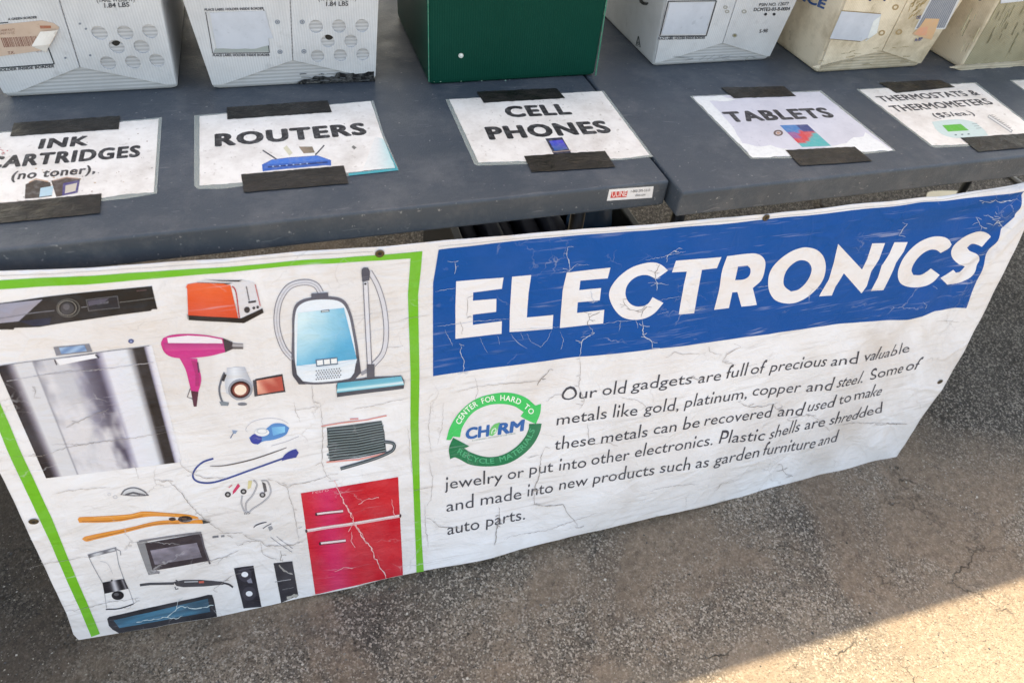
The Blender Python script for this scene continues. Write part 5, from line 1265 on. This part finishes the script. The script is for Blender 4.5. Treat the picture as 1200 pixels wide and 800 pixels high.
# traced creases and cracks
GC = (152, 145, 143); LC = (176, 186, 204); DC = (118, 110, 107)
CR = [  # colour, width, points
 (LC, 1.1, [(665, 289), (664, 297), (666.5, 307), (667.4, 317)]), (LC, .9, [(692, 337), (693.5, 349), (697, 353)]), (LC, 1.0, [(690.5, 382), (696.5, 389.5), (688, 394), (681.5, 400), (679.4, 418)]),
 (LC, 1.0, [(794, 291), (789.5, 293.5), (782, 299), (780.5, 307)]), (DC, .8, [(773, 310), (770, 316), (767, 319), (768, 326)]), (LC, 1.0, [(767, 326), (770, 331), (769.4, 340)]), (LC, 1.3, [(752, 373), (753.5, 381), (753, 391), (758, 396), (763, 399), (764, 407.5)]),
 (DC, .8, [(730, 350), (732.5, 357), (738, 362.5), (745, 364), (752, 362.5), (756, 357)]), (DC, .8, [(751, 371), (753, 364), (758, 359)]), (LC, 1.0, [(538, 402), (541, 407), (539, 412), (543.5, 421), (543, 436)]), (LC, 1.0, [(533, 306), (534, 313), (532.4, 320.5)]),
 (DC, .8, [(547, 349), (548, 360), (547, 372)]), (DC, .7, [(539, 376), (542, 383), (541, 391)]), (DC, .9, [(689, 367), (690.5, 374), (688, 379), (690.5, 382)]), (DC, .6, [(690, 372), (697, 368), (703, 365)]),
 (LC, .6, [(509, 382.5), (533, 379), (556, 376), (588, 373.5), (600, 372)]), (LC, .5, [(706, 379), (722, 376), (744, 374)]), (LC, .5, [(597, 386), (640, 384), (656, 382)]), (LC, .5, [(510, 341), (524, 338), (533, 337)]),
 (LC, .5, [(598, 390), (607, 401), (618, 408)]), (LC, .4, [(617, 390), (622, 400), (633, 406), (641, 398), (646, 386)]), (LC, .4, [(610, 388), (613, 397)]), (LC, .45, [(656, 388), (660, 399), (657, 409)]), (LC, .4, [(562, 395), (566, 404), (571, 413)]), (LC, .4, [(583, 393), (585, 403)]), (LC, .5, [(521, 385), (528, 400), (530, 405)]), (LC, .5, [(727, 375), (725, 388)]), (LC, .5, [(745, 374), (747, 384)]),
 (LC, .5, [(756, 304), (773, 301), (790, 297), (803, 294)]), (LC, .6, [(759, 331), (768, 331), (783, 333)]), (LC, .6, [(655, 318), (666, 317), (676, 309), (690, 310)]), (LC, .45, [(770, 352), (790, 348), (798, 347)]), (LC, .45, [(770, 368), (784, 364)]), (LC, .5, [(887, 336), (900, 335)]), (LC, .6, [(806, 363), (826, 361)]),
 (LC, .8, [(1053, 276), (1057, 269), (1063, 262)]), (LC, .9, [(1143, 254), (1147, 260), (1150, 265), (1148, 271)]), (LC, 1.1, [(1153, 236), (1160, 237), (1166, 234), (1172, 237), (1180, 235), (1190, 234)]), (LC, .9, [(1158, 252), (1164, 256), (1172, 255)]), (LC, .9, [(1164, 264), (1170, 258), (1173, 264), (1176, 267)]), (LC, .7, [(1165, 262), (1176, 259)]), (LC, .6, [(1145, 300), (1155, 297)]), (LC, .6, [(1093, 335), (1098, 338)]), (LC, .6, [(1081, 353), (1086, 357), (1084, 361)]), (LC, .5, [(1166, 248), (1168, 251)]), (LC, .5, [(1183, 254), (1187, 258)]),
 # on the white part
 (DC, 1.0, [(644, 432), (641, 437), (634, 443), (629.4, 451)]), (GC, .8, [(679, 419), (680, 438), (678, 452), (684.5, 469), (682, 474), (676.7, 480)]), (GC, .7, [(688.5, 496), (689.8, 514)]), (GC, 1.3, [(638.6, 523), (633.4, 535), (632, 556), (625.5, 574), (625.5, 590)]), (GC, 1.0, [(625.5, 590), (638, 592), (646.5, 591.4), (659.6, 590), (665, 600.6), (672.7, 608.5), (678, 617.7)]),
 (DC, 1.1, [(584, 592), (585, 602), (582, 613.7), (579.6, 637)]), (GC, .7, [(617.6, 536.3), (632, 532.4)]), (GC, .8, [(865, 470.6), (876, 476), (890, 476), (904.6, 473.5), (910, 479), (922, 484)]), (GC, .8, [(921.6, 490.5), (936, 487), (950, 486), (961, 493), (972.6, 504.6)]), (GC, .7, [(978, 498.5), (1000, 495), (1035, 495), (1063, 496)]), (DC, .8, [(1030, 497), (1045, 496), (1062, 496.4)]),
 (GC, 1.0, [(916, 544), (917, 550), (921, 555), (929, 557)]), (GC, .9, [(846, 423), (851, 415), (858, 411), (868, 406)]), (GC, .7, [(846, 424), (856, 425), (862, 427)]), (DC, .9, [(808, 441.6), (816, 444), (825, 443.4)]), (GC, .7, [(780, 419), (790, 412), (800, 415), (820, 414)]), (GC, .6, [(725, 464), (735, 467), (745, 468), (753, 472), (759, 480)]), (GC, .6, [(690, 520), (712, 518), (724, 522)]), (GC, .7, [(830, 405), (832, 412), (845, 415)]), (GC, .6, [(1097, 376.4), (1110, 376), (1124, 377)]),
 (GC, .8, [(210, 536), (213, 545), (226, 554), (242, 560), (262, 559)]), (GC, 1.0, [(180, 562), (196, 562), (204, 568), (214, 578), (220, 588), (232, 600), (240, 608), (254, 618), (266, 626)]), (GC, .9, [(284, 623), (290, 629), (307, 634), (310, 638), (330, 638.5), (343, 638), (352, 634)]), (GC, .7, [(276, 635), (279, 638.5), (288, 634), (304, 632.5)]), (DC, .9, [(329, 644), (330, 650), (328.5, 656)]), (GC, .7, [(257, 624), (270, 624), (284, 623)]), (GC, .7, [(305, 634), (308, 648), (326, 656)]), (GC, .8, [(320, 562), (336, 570), (344, 596), (348, 618), (350, 632)]), (GC, .8, [(336, 568), (358, 565), (376, 560), (388, 555)]),
 (GC, .9, [(375, 472), (378, 500), (378, 520), (376.5, 541), (382, 556), (391, 563)]), (GC, .6, [(478, 500), (480, 530), (483, 556)]), (GC, .6, [(340, 480), (375, 476)]), (GC, .6, [(344, 470), (346, 480), (352, 494)]), (GC, .7, [(255, 660), (262, 652), (280, 644)]), (GC, .7, [(231, 661), (250, 655), (270, 650)]), (GC, .8, [(250, 690), (262, 680), (275, 672)]), (GC, .6, [(60, 578), (90, 573), (130, 570)]), (GC, .6, [(30, 665), (60, 658), (110, 650)]), (GC, .6, [(68, 716), (90, 714), (130, 704), (165, 700)]), (GC, .8, [(150, 712), (160, 704), (158, 700)]),
 (GC, .6, [(40, 440), (80, 434), (120, 431)]), (GC, .8, [(40, 465), (42, 458), (38, 452)]), (GC, .8, [(78, 500), (90, 494), (110, 485), (128, 478)]), (GC, .6, [(60, 520), (100, 520), (130, 514)]), (GC, .6, [(16, 534), (50, 533), (80, 523), (118, 517), (160, 512), (200, 505)]), (DC, .8, [(42, 533), (50, 534)]), (GC, .6, [(150, 540), (158, 546), (162, 560)]),
 (GC, .7, [(497, 590), (499, 620), (502, 640)]), (GC, .6, [(503, 540), (507, 560), (505, 585), (500, 592)]), (GC, .6, [(484, 574), (500, 571), (506, 570)]), (GC, .8, [(506, 608), (514, 616), (530, 617)]), (GC, .7, [(505, 470), (502, 500), (505, 530)]), (GC, .6, [(466, 376), (480, 372), (504, 369)]), (GC, .6, [(452, 407), (472, 405)]), (GC, .6, [(410, 480), (440, 474), (478, 466)]), (GC, .6, [(365, 450), (367, 470), (372, 478)]),
 (GC, .6, [(530, 460), (560, 452), (600, 448), (640, 446)]), (GC, .5, [(556, 440), (560, 456), (556, 470)]), (GC, .5, [(520, 470), (518, 500), (512, 520)]), (GC, .6, [(640, 470), (650, 462), (660, 461)]), (GC, .6, [(590, 630), (600, 626), (640, 620), (700, 600)]), (GC, .5, [(760, 575), (780, 570), (820, 566)]), (GC, .6, [(836, 576), (846, 566), (860, 562)]), (GC, .6, [(700, 560), (740, 552), (760, 549)]),
]
def f(s):
    for col, wd, pts in CR:
        s.line(pts, wd * .75, col, 5, jit=.75, taper=True)
        if wd >= .8:       # side branches
            for _ in range(len(pts)):
                i = random.randrange(len(pts)); p = pts[i]; a = random.uniform(-.5, .5) + (math.pi if random.random() < .5 else 0); L = random.uniform(3, 9)
                s.line([p, (p[0] + L * math.cos(a) * .5, p[1] + L * math.sin(a) * .5 + random.uniform(-1, 1)), (p[0] + L * math.cos(a), p[1] + L * math.sin(a))], wd * .5, col, 5, jit=.5, taper=True)
    # white flaked line across the refrigerator and the television
    fr = [(391.5, 562), (396, 572), (399, 580), (404, 590), (411, 601), (414, 610), (420, 619), (424, 628), (435, 640), (438, 650), (444, 661), (453, 677)]
    s.line(fr, 1.1, (222, 178, 180), 5, jit=1.3); s.line([(p[0] + 1.5, p[1] + 2) for p in fr[2:9]], .7, (226, 170, 172), 5, jit=1.4)
    for p in ([(459, 584), (461, 594), (462, 604)], [(408, 622), (414, 612), (422, 622)], [(392, 668), (404, 663), (414, 664)], [(412, 622), (411, 632), (416, 640)], [(420, 590), (430, 584), (444, 582)]): s.line(p, .8, (226, 150, 156), 5, jit=.9)
    s.line([(160, 728), (180, 724), (196, 722), (207, 712), (212, 709), (230, 712), (250, 708)], .9, (180, 198, 206), 5, jit=.8); s.line([(196, 722), (206, 724), (214, 720)], .7, (180, 198, 206), 5, jit=.8); s.line([(207, 712), (208, 704), (214, 699)], .6, (190, 200, 206), 5, jit=.6)
bpart('crease_cracks', f, MINK, grid=None)

# plastic ties through the upper eyelets, running back to the table
def tie(u, v):
    c = BS.px(u, v); P = BS.lift(c[0], c[1], .001); bm = bmesh.new()
    Q = [(P.x, P.y - .002, P.z + .001), (P.x, P.y - .003, P.z + .012), (P.x, P.y + .01, P.z + .022), (P.x, P.y + .05, H - LIP - .006)]
    tube(bm, Q, .0011, 6); return bm
for (u, v) in ((445, 297),):
    pass
